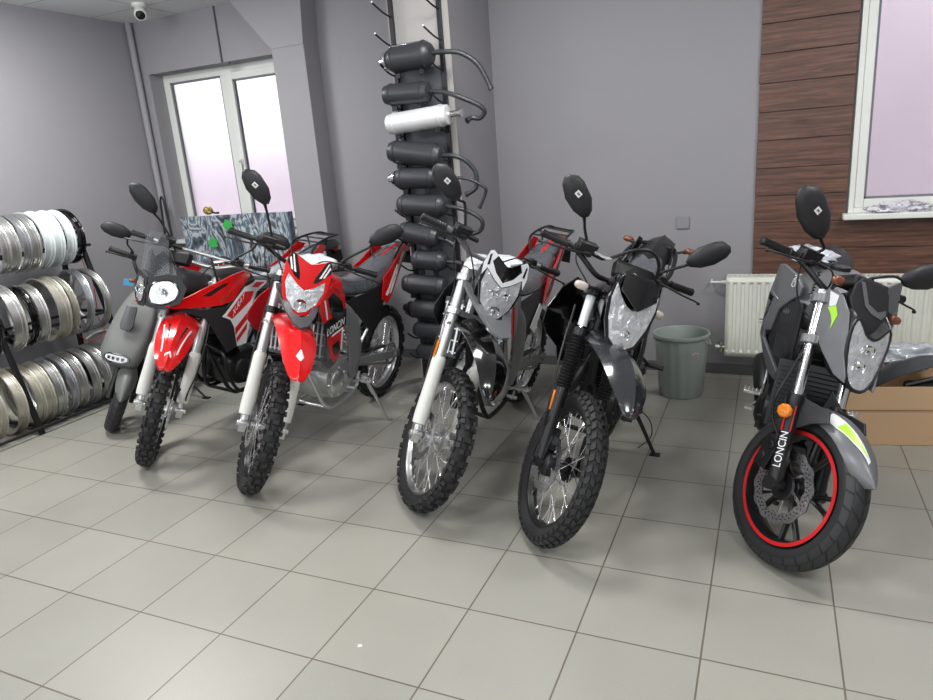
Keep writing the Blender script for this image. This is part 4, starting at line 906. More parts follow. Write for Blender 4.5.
# ---------------- bike 4: black dual-sport motorcycle with fork gaiters
B = B4 = Bike('motorcycle', 'black dual-sport motorcycle with fork gaiters, clear indicators and black wire-spoked wheels', 'motorcycle', P4, rake=.47, trail=.11, wb=1.38, Rf=.335, wf=.09, Rr=.33, wr=.11)
gx, gz, gw = -.450, 1.127, .377
spoked_wheel(B, 'front_wheel', (0, 0, B.Rf), B.Rf, B.wf, 'trail', True, BST, BST, (-.058, .12))
spoked_wheel(B, 'rear_wheel', (-B.wb, 0, B.Rr), B.Rr, B.wr, 'trail', False, BST, BST, None)
for s_ in (-1, 1):
    y = .095
    b = MB(); b.cyl(B.fk(s_ * y, .25), B.fk(s_ * y, .74), .019, seg=18); leg = B.p(b, 'fork_leg', CHR, True)
    b = MB(); b.tube([B.fk(s_ * y, -.01), B.fk(s_ * y, .03), B.fk(s_ * y, .10), B.fk(s_ * y, .30), B.fk(s_ * y, .325)], [.020, .024, .027, .028, .024], 18); c = Vector((0, s_ * y, B.Rf)); b.cyl(c + Vector((0, -.022, 0)), c + Vector((0, .022, 0)), .024, seg=16); b.cyl(c + Vector((0, s_ * .02, 0)), c + Vector((0, s_ * .035, 0)), .013, seg=6)
    B.p(b, 'fork_slider', BST, parent=leg)
    b = MB(); pr = []
    for k in range(19): pr += [(.026 + .004 * k / 19, .32 + k * .0135), (.034 + .004 * k / 19, .32 + k * .0135 + .007)]
    b.lathe([(r, t) for r, t in pr] + [(.028, .58)], Vector((0, s_ * y, B.Rf)), B.fd, 20, caps=True); B.p(b, 'fork_gaiter', BLK, parent=leg, ang=70)
    b = MB(); b.cyl(B.fk(s_ * y, .59), B.fk(s_ * y, .735), .0205, seg=18); B.p(b, 'fork_cover', WGL if s_ < 0 else BLKG, parent=leg)
    if s_ < 0: b = MB(); b.beam(B.fk(-y - .030, .215), B.fk(-y - .030, .30), .024, .010, (0, 1, 0)); B.p(b, 'reflector', AMB, parent=leg, bev=.003)
b = MB(); b.box((-.06, -.07, .42), (.06, .05, .10), Matrix.Rotation(-.4, 3, 'Y')); b.box((-.03, -.09, .36), (.03, .03, .05)); B.p(b, 'brake_caliper', BST, True, bev=.008)
b = MB(); b.lathe([(0, -.030), (.035, -.03), (.05, -.02), (.055, .0), (.05, .02), (.035, .03), (0, .03)], (0, -.055, .335), (0, 1, 0), 20); B.p(b, 'speed_sensor_hub', BST, True)
clamps(B, .095, .56, .74, BST)
h, cc = bars(B, gx, gz, gw, tube=BST)
mirror_head(B, 'm', 1, (gx + .012, -gw + .20, gz + .01), (gx + .005, -gw + .165, gz + .08), (gx + .03, -.307, gz + .198), tilt=.42, sticker=True)
mirror_head(B, 'm', -1, (gx + .012, gw - .19, gz + .01), (gx + .005, gw - .11, gz + .09), (gx + .03, .335, gz + .183), tilt=.48)
cable(B, [(gx + .02, -gw + .17, gz), (gx + .06, -.20, gz - .05), (gx + .12, -.12, gz - .12), (gx + .08, -.06, gz - .24)])
cable(B, [(gx + .05, -.14, gz + .015), (gx + .10, -.10, gz + .02), (gx + .14, -.03, gz + .10), (gx + .14, .05, gz + .12), (gx + .13, .115, gz + .06), (gx + .12, .12, gz - .06), (gx + .08, .10, gz - .18)], .0075)
b = MB(); b.tube([(gx + .05, -.14, gz + .015), (gx + .10, -.10, gz + .02), (gx + .12, -.06, gz + .06)], .0082, 8, sm=4); B.p(b, 'hose_fitting', ALU, True)
cable(B, [(gx + .03, gw - .19, gz - .01), (gx + .12, .17, gz - .02), (gx + .12, .10, gz - .12)])
cable(B, [(-.33, -.14, .92), (-.18, -.16, .75), (-.09, -.15, .60), (-.06, -.13, .47)], .0045)
frame_mx(B, BST, BST, BST); en, port = engine_mx(B, BST, BST, fins=True)
exhaust(B, [port + Vector((.06, -.02, 0)), (-.40, -.05, .60), (-.42, -.10, .42), (-.52, -.12, .32), (-.80, -.14, .32), (-1.0, -.16, .45), (-1.15, -.165, .56)], (-1.15, -.17, .56), (-1.50, -.19, .68), .05, BST, BST)
swing(B, .115, BST); shock(B, BLK); pegs(B, -.80, .335, .13, BST)
b = MB()
for s_ in (-1, 1): b = MB(); b.box((-1.10, s_ * .20, .48), (.045, .10, .014)); b.tube([(-1.02, s_ * .11, .56), (-1.08, s_ * .15, .50), (-1.10, s_ * .17, .48)], .009, 8); B.p(b, 'passenger_footpeg', BST, bev=.002)
stand(B, (-.86, .15, .33), (1.638, 1.866, 0), BST)
b = MB(); b.tube([(-.86, .17, .33), (-.90, .26, .26), (-.92, .29, .16), (-.90, .24, .08)], .003, 6, sm=5); B.p(b, 'stand_switch_cable', BLK)
prof = [(-.40, .81, .075), (-.26, .87, .085), (-.10, .90, .092), (.05, .90, .092), (.15, .875, .080), (.22, .835, .055), (.262, .795, .030), (.272, .78, .010)]
f = B.p(fender(prof, drop=.50), 'front_fender', DGR, True, ang=50)
F = mask_F(-.15, 1.0, 1.1, .4)
O = [(0, 1.165), (.045, 1.168), (.080, 1.150), (.104, 1.10), (.112, 1.05), (.098, .97), (.068, .905), (.035, .88), (0, .875)]; O = O + mir(O[1:-1]); mk_ = mask(B, O, F, BLKG)
LN = [(0, 1.035), (.030, 1.045), (.065, 1.075), (.094, 1.115), (.098, 1.06), (.084, .985), (.055, .915), (.022, .893), (0, .890)]; LN = LN + mir(LN[1:-1])
headlamp(B, LN, F, True, mk_, .02, [(0, .945, .022)])
b = MB(); R_ = []
for x_, hy, z0, z1 in ((-.165, .095, .92, 1.13), (-.24, .09, .92, 1.15), (-.33, .06, .95, 1.12)): R_.append(rsec(x_, 0, (z0 + z1) / 2, hy, (z1 - z0) / 2, .6))
b.rings(R_); B.p(b, 'headlight_housing', BLKG, parent=mk_)
b = MB(); b.panel([(-.08, 1.10), (0, 1.05), (.08, 1.10), (.075, 1.16), (.04, 1.19), (-.04, 1.19), (-.075, 1.16)], mask_F(-.125, .9, 1.1, .9), .004, 0, .03); B.p(b, 'fly_screen', BLKG, True, ang=60)
b = MB(); b.box((-.32, 0, 1.13), (.05, .14, .07), Matrix.Rotation(-.7, 3, 'Y')); B.p(b, 'instrument_panel', BLK, True, bev=.012)
for s_ in (-1, 1): indicator(B, (-.29, s_ * .09, 1.03), (-.27, s_ * .17, 1.025), CLR, True)
body_x(B, 'fuel_tank', [(-.40, .86, .97, .08, .8), (-.50, .82, 1.01, .13, .7), (-.62, .82, 1.02, .14, .65), (-.74, .84, .99, .11, .7), (-.80, .87, .96, .07, .8)], BLKG, .7)
b = MB(); b.cyl((-.58, 0, 1.01), (-.58, 0, 1.04), .036, seg=20); B.p(b, 'fuel_cap', CHR, bev=.003)
seat_mx(B, [(-.66, .90, .97, .06, .8), (-.78, .86, .95, .10, .75), (-.95, .84, .92, .12, .72), (-1.15, .85, .94, .125, .72), (-1.35, .89, .99, .11, .75), (-1.52, .94, 1.01, .08, .8)])
sh = [(-.22, .93), (-.34, 1.0), (-.48, 1.02), (-.62, .96), (-.66, .86), (-.58, .70), (-.50, .60), (-.44, .62), (-.40, .70), (-.26, .80), (-.20, .86)]
Yf = lambda x, z: .150 + .15 * max(0, x + .60) - .08 * (z - .8) ** 2
for s_ in (-1, 1):
    b = MB(); side(b, sh, Yf, s_, .005); o = B.p(b, 'radiator_shroud', BLKG if s_ < 0 else DGR, bev=.002); fl = -1 if s_ > 0 else 1; FS = lambda u, v, s_=s_: (u, s_ * Yf(u, v), v)
    deco(B, o, [[(-.26, .92), (-.46, .96), (-.56, .90), (-.48, .90)], [(-.40, .76), (-.52, .86), (-.56, .80), (-.48, .68)]], FS, WGL, 'silver_graphic', .006, flip=fl)
    b = MB(); side(b, [(-.70, .86), (-.86, .72), (-1.00, .58), (-1.10, .62), (-1.22, .76), (-1.34, .90), (-1.10, .87), (-.9, .86)], lambda x, z: .122 - .03 * (z - .6), s_, .005); o = B.p(b, 'side_panel', BLK, bev=.002)
    FP = lambda u, v, s_=s_: (u, s_ * (.122 - .03 * (v - .6)), v); deco(B, o, [[(-.84, .82), (-1.02, .66), (-1.06, .68), (-.92, .84)]], FP, DGR, 'grey_panel', .006, flip=fl)
tail_mx(B, BLK, BLKG, False)
b = MB()
for s_ in (-1, 1): b.tube([(-1.10, s_ * .12, .90), (-1.26, s_ * .145, .95), (-1.45, s_ * .13, 1.01), (-1.58, s_ * .09, 1.03), (-1.60, 0, 1.035)], .012, 8, sm=4)
B.p(b, 'grab_rail', BLK)
for s_ in (-1, 1): indicator(B, (-1.62, s_ * .07, .99), (-1.64, s_ * .17, 1.02), BRN, False)
# ---------------- bike 5: grey and green naked sport motorcycle
B = B5 = Bike('motorcycle', 'matte grey and green naked street motorcycle with cast wheels and a red rim stripe', 'motorcycle', P5, rake=.46, trail=.10, wb=1.36, Rf=.30, wf=.11, Rr=.31, wr=.15)
gx, gz, gw = -.456, 1.049, .372
def cast_wheel(B, name, c, R, w, steer, disc):
    tb, rb = tyre_mesh(c, R, w, 'road'); rw = w * .40
    b = MB(); b.lathe([(rb + .004, -rw), (rb - .012, -rw), (rb - .016, -rw * .8), (rb - .020, -rw * .4), (rb - .026, 0), (rb - .020, rw * .4), (rb - .016, rw * .8), (rb - .012, rw), (rb + .004, rw), (rb - .008, 0)], c, (0, 1, 0), 72, closed=True)
    b.lathe([(0, -.04), (.03, -.04), (.045, -.03), (.045, .03), (.03, .04), (0, .04)], c, (0, 1, 0), 28)
    for k in range(5):
        for d in (-1, 1):
            t0 = 2 * math.pi * k / 5 + .3; t1 = t0 + d * .20
            P = [Vector((c[0] + r * math.cos(t), c[1], c[2] + r * math.sin(t))) for r, t in ((.035, t0 + d * .05), (.09, t0 + d * .06), (rb - .018, t1))]
            b.tube(P, [.014, .010, .009], 8, flat=1.5, up=(0, 1, 0))
    wh = B.p(b, name, BST, steer, ang=45)
    B.p(tb, 'tyre', [RUB, mat('road_tread', rgb(42, 42, 44), .5)], parent=wh, ang=45)
    for s_ in (-1, 1):
        b = MB(); b.lathe([(rb - .011, s_ * (rw + .0005)), (rb + .003, s_ * (rw + .0005)), (rb + .003, s_ * (rw + .0015)), (rb - .011, s_ * (rw + .0015))], c, (0, 1, 0), 72, closed=True); B.p(b, 'rim_stripe', REDT, parent=wh)
    if disc:
        d = disc_mesh(c, disc[0], disc[1]); n = 40
        for k in range(n):
            for rr, ph in ((.80, 0), (.88, .5)):
                t = 2 * math.pi * (k + ph) / n; b2 = Vector((c[0] + disc[1] * rr * math.cos(t), disc[0], c[2] + disc[1] * rr * math.sin(t)))
                d.mat(1).cyl(b2 - Vector((0, .0024, 0)), b2 + Vector((0, .0024, 0)), .0034, seg=6)
        B.p(d, 'brake_disc', [STL, BLK], parent=wh, ang=30)
        b = MB(); b.lathe([(0, -.006), (.05, -.006), (.056, .0), (.05, .006), (0, .006)], (c[0], disc[0], c[2]), (0, 1, 0), 24)
        for k in range(5): t = 2 * math.pi * k / 5; b.cyl((c[0] + .07 * math.cos(t), disc[0] - .007, c[2] + .07 * math.sin(t)), (c[0] + .07 * math.cos(t), disc[0] + .007, c[2] + .07 * math.sin(t)), .009, seg=10)
        B.p(b, 'disc_carrier', BST, parent=wh)
    return wh
cast_wheel(B, 'front_wheel', (0, 0, B.Rf), B.Rf, B.wf, True, (-.062, .142)); cast_wheel(B, 'rear_wheel', (-B.wb, 0, B.Rr), B.Rr, B.wr, False, (-.07, .12))
for s_ in (-1, 1):
    y = .105
    b = MB(); b.cyl(B.fk(s_ * y, .22), B.fk(s_ * y, .74), .0205, seg=20); leg = B.p(b, 'fork_leg', CHR, True)
    b = MB(); b.tube([B.fk(s_ * y, -.02), B.fk(s_ * y, .03), B.fk(s_ * y, .06), B.fk(s_ * y, .30), B.fk(s_ * y, .315), B.fk(s_ * y, .345)], [.022, .030, .028, .028, .032, .030], 20); c = Vector((0, s_ * y, B.Rf)); b.cyl(c + Vector((0, -.03, 0)), c + Vector((0, .03, 0)), .026, seg=16); o = B.p(b, 'fork_slider', BST, parent=leg)
    if s_ < 0:
        e1 = B.fd; TF = lambda x, yy, z: B.fk(-y, .13) + e1 * x + (Vector((math.cos(B.rake), 0, math.sin(B.rake))) * math.cos(1.0 + yy / .028) + Vector((0, -1, 0)) * math.sin(1.0 + yy / .028)) * (.0305 + z)
        text_obj('fork_lettering', 'LONCIN', .036, None, STK, o, F=TF)
        b = MB(); b.panel([(.07, .012), (.16, .012), (.16, .020), (.07, .020)], lambda u, v: TF(u, v, 0), .0005, 0, .02); b.panel([(.07, -.016), (.17, -.016), (.17, -.012), (.07, -.012)], lambda u, v: TF(u, v, 0), .0005, 0, .02); B.p(b, 'fork_stripes', REDT, parent=o)
        b = MB(); c = B.fk(-y - .055, .27, .02); b.lathe([(0, .016), (.022, .014), (.028, .006), (.028, -.006), (0, -.008)], c, (.5, -1, 0), 8); B.p(b, 'reflector', AMB, parent=leg, bev=.002)
        b = MB(); b.cyl(c + Vector((0, .02, 0)), B.fk(-y, .30), .008, seg=8); B.p(b, 'reflector_bracket', BST, parent=leg)
b = MB(); b.box((-.115, -.085, .37), (.07, .055, .13), Matrix.Rotation(-.1, 3, 'Y')); b.cyl((-.11, -.11, .40), (-.11, -.118, .40), .016).cyl((-.12, -.11, .345), (-.12, -.118, .345), .016)
b.mat(1).cyl((-.115, -.10, .44), (-.115, -.10, .47), .008, seg=8); B.p(b, 'brake_caliper', [BST, REDT], True, bev=.008)
clamps(B, .105, .56, .72, ALUG)
b = MB(); b.cyl(B.fk(-.105, .735), B.fk(-.105, .755), .023, seg=18); b.cyl(B.fk(.105, .735), B.fk(.105, .755), .023, seg=18); B.p(b, 'fork_cap', ALU, True)
h, cc = bars(B, gx, gz, gw, tube=BST)
mirror_head(B, 'm', 1, (gx + .012, -gw + .23, gz + .01), (gx + .02, -.125, gz + .06), (gx + .04, -.265, gz + .165), tilt=.36, sticker=True, size=1.2)
mirror_head(B, 'm', -1, (gx + .012, gw - .21, gz + .01), (gx + .02, .24, gz + .07), (gx + .04, .36, gz + .12), tilt=.2, size=1.1)
cable(B, [(gx + .03, -gw + .18, gz - .01), (gx + .07, -.18, gz - .10), (gx + .10, -.14, gz - .16), (-.30, -.10, .86)]); cable(B, [(gx + .02, -gw + .20, gz), (gx + .10, -.10, gz + .0), (gx + .08, -.05, gz - .1)])
cable(B, [(gx + .03, gw - .18, gz - .01), (gx + .10, .14, gz - .04), (gx + .06, .10, gz - .14)])
cable(B, [(-.28, -.09, .82), (-.20, -.15, .70), (-.17, -.17, .58), (-.16, -.14, .50), (-.12, -.11, .45)], .005)
b = MB(); P = [Vector((gx + .04, -.10, gz - .02)) + Vector((.03, 0, -.09)) * (k / 40) + Vector((math.cos(k * 1.2), math.sin(k * 1.2), 0)) * .006 for k in range(41)]; b.tube(P, .0025, 5); B.p(b, 'coiled_hose', BLK, True)
# fender
prof = []
for dg, hw in ((122, .050), (108, .066), (92, .072), (76, .072), (62, .066), (52, .052), (44, .030), (40, .010)):
    a = math.radians(dg); prof.append((.330 * math.cos(a) + .005, .30 + .330 * math.sin(a), hw))
R_ = []
for x_, z_, h_ in catmull([(a, b_, c) for a, b_, c in prof], 3):
    d = Vector((x_ - .005, 0, z_ - .30)).normalized(); o_ = []; i_ = []
    for k in range(13):
        t = -1 + k / 6; q = Vector((x_, h_ * t, z_)) - d * (.055 * abs(t) ** 2.6); o_.append(q); i_.append(q - d * .005)
    R_.append(o_ + i_[::-1])
b = MB(); b.rings(R_); f = B.p(b, 'front_fender', GRM, True, ang=50)
def FFe(u, v):
    a = math.radians(u * 60); h_ = .071 if u > .95 else .071 * max(.15, (u - .62) / .33); t = min(1, abs(v) / h_); r = .330 - .055 * t ** 2.6; return (r * math.cos(a) + .005, v, .30 + r * math.sin(a))
deco(B, f, [[(1.62, -.060), (1.62, -.030), (1.25, -.022), (.93, -.014), (.90, -.022), (1.15, -.045), (1.40, -.058)]], FFe, WGL, 'white_stripe', .0012, flip=-1)
deco(B, f, [[(1.40, -.055), (1.42, -.032), (1.18, -.027), (.95, -.018), (1.16, -.043)]], FFe, LIM, 'lime_stripe', .0022, flip=-1)
for s_ in (-1, 1):
    b = MB(); side(b, [(-.20, .655), (-.12, .615), (.0, .635), (.03, .60), (-.03, .56), (-.085, .50), (-.10, .40), (-.12, .39), (-.15, .48), (-.20, .56)], lambda x, z: .088 - .10 * max(0, z - .56), s_, .010); b.mat(1).cyl((-.135, s_ * .09, .58), (-.135, s_ * .103, .58), .008, seg=10).cyl((-.115, s_ * .09, .45), (-.115, s_ * .103, .45), .008, seg=10); B.p(b, 'fender_stay', [GRM2, BLK], True, bev=.002)
# headlight unit
F = lambda u, v: (-.10 - .42 * (v - .84) - 1.1 * u * u, u, v)
LN = [(0, .905), (.030, .915), (.072, .955), (.090, .925), (.088, .86), (.066, .775), (.036, .735), (0, .725)]; LN = LN + mir(LN[1:-1])
b = MB(); R_ = []
base = catmull([(u, v, 0) for u, v in LN], 3, True)
for dx, k, dz in ((.004, 1.04, 0), (-.02, 1.10, .002), (-.09, 1.12, .01), (-.16, .95, .03), (-.20, .7, .04)):
    R_.append([Vector((F(p.x, p.y)[0] * (1 if dx > -.05 else .6) + (-.04 if dx <= -.05 else 0) + dx, p.x * k, .835 + (p.y - .835) * k + dz)) for p in base])
b.rings(R_); hs = B.p(b, 'headlight_housing', BLK, True, ang=50)
headlamp(B, LN, lambda u, v: (F(u, v)[0] + .006, u, v), True, hs, .02, [(-.02, .80, .024), (0, .86, .026)])
b = MB(); q = [Vector(F(u, v)) + Vector((.010, 0, 0)) for u, v in LN]; b.tube(q, .007, 6, closed=True, sm=2); B.p(b, 'headlight_bezel', BLK, parent=hs)
CF = lambda u, v: (-.165 - .60 * (v - .92) - 1.2 * (u + .02) ** 2, u, v)
b = MB(); b.panel([(0, .905), (.035, .92), (.082, .965), (.098, 1.0), (.085, 1.05), (.06, 1.075), (-.06, 1.075), (-.085, 1.05), (-.098, 1.0), (-.082, .965), (-.035, .92)], CF, .012, 0, .03); cw = B.p(b, 'headlight_cowl', BLKT, True, bev=.003)
deco(B, cw, [[(-.070, 1.062), (-.052, 1.062), (-.020, 1.0), (.03, .985), (.075, 1.0), (.078, .985), (.055, .965), (.0, .972), (-.035, .99)]], CF, GRM, 'grey_l_stripe', .013, .002)
b = MB(); b.box((-.32, .02, 1.045), (.10, .17, .045), Matrix.Rotation(-.45, 3, 'Y')); b.box((-.28, .02, 1.02), (.06, .11, .05), Matrix.Rotation(-.45, 3, 'Y')); B.p(b, 'instrument_panel', BLKT, True, bev=.010)
for s_ in (-1, 1):
    Sd = lambda x, z: .106 - .25 * max(0, x + .18) - .05 * abs(z - .88)
    o_ = [(-.32, 1.0), (-.24, 1.0), (-.17, .96), (-.13, .90), (-.10, .83), (-.05, .765), (-.04, .74), (-.09, .745), (-.17, .79), (-.25, .84), (-.32, .92)]
    b = MB(); side(b, o_, Sd, s_, .008, 0, 0, .04); o = B.p(b, 'headlight_side_cover', GRM, True, bev=.003); fl = -1 if s_ > 0 else 1; FS = lambda u, v, s_=s_: (u, s_ * Sd(u, v), v)
    deco(B, o, [[(-.30, .99), (-.25, .99), (-.235, .955), (-.26, .94)]], FS, WGL, 'white_patch', .009, flip=fl, L=.02)
    deco(B, o, [[(-.262, .935), (-.232, .955), (-.20, .93), (-.19, .875), (-.205, .90), (-.23, .92)]], FS, LIM, 'lime_patch', .0095, flip=fl, L=.02)
    indicator(B, (-.30, s_ * .11, 1.0), (-.27, s_ * (.185 if s_ > 0 else .135), .985 if s_ > 0 else 1.03), BRN, True, .9)
# frame-side bodywork
body_x(B, 'fuel_tank', [(-.34, .86, .96, .10, .8), (-.42, .80, 1.01, .19, .65), (-.52, .78, 1.045, .21, .6), (-.64, .78, 1.04, .21, .6), (-.76, .80, .97, .14, .7), (-.84, .82, .90, .09, .8)], GRM, .72)
b = MB(); b.cyl((-.55, 0, 1.04), (-.55, 0, 1.06), .038, seg=22); B.p(b, 'fuel_cap', BLK, bev=.003)
body_x(B, 'seat', [(-.74, .82, .89, .09, .8), (-.90, .76, .82, .13, .75), (-1.05, .76, .83, .13, .75), (-1.18, .82, .90, .12, .75), (-1.38, .90, .97, .10, .8), (-1.52, .95, .99, .06, .8)], BLKT, .6)
body_x(B, 'tail_section', [(-1.05, .68, .78, .11, .9), (-1.25, .74, .86, .10, .9), (-1.45, .84, .94, .075, .9), (-1.60, .93, .98, .04, .9)], GRM2, .7)
YT = lambda x, z: .222 - .62 * max(0, x + .52) - .40 * max(0, .72 - z) - .10 * max(0, z - .92)
for s_ in (-1, 1):
    fl = -1 if s_ > 0 else 1; FS = lambda u, v, s_=s_: (u, s_ * YT(u, v), v)
    # tank wing, upper piece
    b = MB(); side(b, [(-.355, .985), (-.40, 1.02), (-.50, 1.04), (-.62, 1.0), (-.66, .90), (-.60, .80), (-.52, .74), (-.47, .76), (-.45, .86), (-.38, .93), (-.355, .95)], YT, s_, .014); o = B.p(b, 'tank_wing', GRM, bev=.004)
    if s_ < 0: text_obj('wing_lettering', 'LONCIN', .030, None, STK, o, F=lambda x, y, z: (-.400 - y + x * .2, -(YT(-.400 - y + x * .2, .97) + .016 + z), .965 + x))
    # radiator side cover with vents
    b = MB(); side(b, [(-.335, .93), (-.40, .92), (-.47, .85), (-.49, .72), (-.46, .60), (-.38, .585), (-.335, .62), (-.325, .78)], lambda x, z: YT(x, z) - .012, s_, .012); v = B.p(b, 'radiator_side_cover', BLKT, bev=.003)
    for zz in (.87, .72):
        b = MB()
        for k in range(7): xx = -.350 - k * .013; b.beam((xx, s_ * (YT(xx, zz) + .001), zz - .05), (xx - .004, s_ * (YT(xx - .004, zz) + .001), zz + .045), .005, .008, (0, 1, 0))
        B.p(b, 'vent', BLK, parent=v)
    b = MB(); side(b, [(-.46, .90), (-.54, .93), (-.60, .86), (-.60, .72), (-.54, .58), (-.47, .55), (-.44, .60), (-.50, .72), (-.50, .82)], YT, s_, .016); o = B.p(b, 'side_intake', GRM, bev=.004)
    deco(B, o, [[(-.49, .90), (-.53, .91), (-.57, .84), (-.56, .76), (-.52, .80)]], FS, BLKG, 'intake_opening', .0165, flip=fl)
    b = MB(); side(b, [(-.66, .90), (-.72, .88), (-.74, .70), (-.70, .52), (-.62, .44), (-.58, .46), (-.64, .62), (-.66, .76)], lambda x, z: YT(-.66, z) - .35 * (-x - .66), s_, .008); o = B.p(b, 'belly_side_panel', GRM2, bev=.003)
    b = MB(); side(b, [(-.655, .88), (-.69, .86), (-.70, .74), (-.67, .66)], lambda x, z: YT(-.66, z) - .35 * (-x - .66), s_, .001, .008); side(b, [(-.66, .66), (-.71, .68), (-.72, .60), (-.685, .49), (-.63, .46), (-.64, .56)], lambda x, z: YT(-.66, z) - .35 * (-x - .66), s_, .001, .008); g = B.p(b, 'green_graphic', GRN, parent=o)
    if s_ < 0: text_obj('panel_lettering', '300', .045, None, mat('pale_green_text', rgb(190, 235, 160), .4), g, F=lambda x, y, z: (-.672 + y * .9 + x * .2, -(YT(-.66, .58 - x) + .0095 + z), .585 - x))
b = MB(); b.box((-.29, 0, .56), (.04, .27, .28), Matrix.Rotation(-.2, 3, 'Y'))
for k in range(14): b.box((-.265 - .004 * k + .004 * 7, 0, .44 + k * .018), (.008, .25, .004))
B.p(b, 'radiator', BLK, bev=.003)
b = MB()
for s_ in (-1, 1): b.tube([(-.34, s_ * .04, .92), (-.46, s_ * .13, .82), (-.66, s_ * .15, .70), (-.84, s_ * .14, .52), (-.88, s_ * .13, .38)], .022, 10, sm=4); b.tube([(-.74, s_ * .12, .62), (-1.0, s_ * .10, .76), (-1.4, s_ * .06, .90)], .013, 8, sm=3)
b.cyl((-.30, 0, .78), (-.38, 0, .98), .034, seg=16); B.p(b, 'frame', BST)
en, port = engine_mx(B, BST, BST, x=-.60, z=.37, w=.16, fins=True)
exhaust(B, [port + Vector((.06, -.02, 0)), (-.34, -.05, .56), (-.34, -.08, .36), (-.42, -.08, .24), (-.66, -.08, .20), (-.84, -.10, .22)], (-.84, -.12, .24), (-1.14, -.20, .42), .06, BST, BST)
body_x(B, 'belly_pan', [(-.33, .24, .36, .06, .9), (-.40, .17, .40, .13, .9), (-.56, .14, .32, .15, .9), (-.74, .14, .26, .13, .9), (-.86, .16, .24, .08, .9)], BLKG, .7)
swing(B, .13, BST, pz=.38, px=-.86); shock(B, REDT); pegs(B, -.88, .32, .16, ALU)
for s_ in (-1, 1): b = MB(); side(b, [(-.80, .40), (-.84, .50), (-.92, .52), (-1.10, .66), (-1.14, .62), (-1.00, .46), (-.96, .32), (-.86, .30)], lambda x, z: .165, s_, .012); B.p(b, 'footpeg_bracket', POL, bev=.003)
for s_ in (-1, 1): b = MB(); b.box((-1.12, s_ * .22, .62), (.04, .10, .014)); B.p(b, 'passenger_footpeg', ALU, bev=.003)
b = MB(); b.box((-1.55, 0, .90), (.04, .10, .04)); B.p(b, 'tail_light', MT['red_lens'], bev=.005)
b = MB(); b.beam((-1.5, 0, .90), (-1.72, 0, .66), .06, .02, (0, 1, 0)); b.box((-1.73, 0, .62), (.008, .16, .12), Matrix.Rotation(.3, 3, 'Y')); B.p(b, 'plate_holder', BLK)
stand(B, (-.80, .16, .30), tuple((B.M @ Vector((-.86, .32, 0))).xy) + (0,), BST)
# ------------------------------------------------------------------ grey scooter at the far left
B = BS = Bike('scooter', 'matte grey scooter with a narrow headlight, parked between the wheel rack and the adventure motorcycle', 'scooter', (-1.84, 1.40, .40, .32, .42), rake=.44, trail=.07, wb=1.20, Rf=.225, wf=.085, Rr=.225, wr=.10)
SG = mat('scooter_matte_grey', rgb(112, 114, 112), .5, .1)
for nm, c, R, w, st in (('front_wheel', (0, 0, B.Rf), B.Rf, B.wf, True), ('rear_wheel', (-B.wb, 0, B.Rr), B.Rr, B.wr, False)):
    tb, rb = tyre_mesh(c, R, w, 'road', 56); b = MB(); rw = w * .36
    b.lathe([(rb + .004, -rw), (rb - .01, -rw), (rb - .016, 0), (rb - .01, rw), (rb + .004, rw), (rb - .006, 0)], c, (0, 1, 0), 48, closed=True); b.lathe([(0, -.035), (.035, -.035), (.04, 0), (.035, .035), (0, .035)], c, (0, 1, 0), 20)
    for k in range(5): t = 2 * math.pi * k / 5; b.beam((c[0] + .03 * math.cos(t), 0, c[2] + .03 * math.sin(t)), (c[0] + (rb - .012) * math.cos(t), 0, c[2] + (rb - .012) * math.sin(t)), .026, .018, (0, 1, 0))
    wh = B.p(b, nm, BST, st); B.p(tb, 'tyre', [RUB, MT['road_tread']], parent=wh, ang=45)
    B.p(disc_mesh(c, .05, .09), 'brake_disc', STL, parent=wh, ang=30)
for s_ in (-1, 1):
    b = MB(); b.tube([B.fk(s_ * .065, -.01), B.fk(s_ * .065, .16), B.fk(s_ * .065, .30)], [.022, .020, .015], 14); B.p(b, 'fork_leg', BST, True)
b = MB(); b.box((-.02, .075, .26), (.04, .03, .07)); B.p(b, 'brake_caliper', BST, True, bev=.004)
R_ = []
for dg, hw in ((120, .05), (105, .058), (85, .062), (62, .060), (42, .050), (28, .034), (22, .014)):
    a = math.radians(dg); d = Vector((math.cos(a), 0, math.sin(a))); o_ = []; i_ = []
    for k in range(13):
        t = -1 + k / 6; q = Vector((0, hw * t, .225)) + d * (.262 - .075 * abs(t) ** 2.6); o_.append(q); i_.append(q - d * .005)
    R_.append(o_ + i_[::-1])
b = MB(); b.rings(R_); B.p(b, 'front_fender', SG, True, ang=50)
b = MB(); secs = []
for z, x, hw, dp in ((.46, -.02, .085, .10), (.50, .02, .115, .11), (.56, .01, .135, .12), (.66, -.06, .140, .11), (.78, -.14, .125, .09), (.88, -.20, .095, .07), (.93, -.235, .065, .05), (.945, -.25, .04, .03)):
    r = []
    for j in range(24):
        t = 2 * math.pi * j / 24; cx_, sy_ = math.cos(t), math.sin(t); r.append(Vector((x + dp * (.0 + (abs(cx_) ** .8) * (1 if cx_ > 0 else -1) * (.55 if cx_ > 0 else 1)), hw * math.copysign(abs(sy_) ** .7, sy_), z)))
    secs.append(r)
b.rings([catmull(r, 1, True) for r in secs]); B.p(b, 'front_shield', SG, ang=50)
LF = lambda u, v: (.085 - .35 * (v - .53) - 2.2 * u * u, u, v)
b = MB(); b.panel([(-.078, .55), (-.045, .566), (.045, .566), (.078, .55), (.082, .528), (.05, .508), (-.05, .508), (-.082, .528)], LF, .010, 0, .02); hl = B.p(b, 'headlight_bezel', BLKG, bev=.002)
b = MB(); b.panel([(-.066, .548), (-.04, .557), (.04, .557), (.066, .548), (.068, .530), (.04, .517), (-.04, .517), (-.068, .530)], LF, .003, .010, .02); B.p(b, 'headlight', WGL, parent=hl)
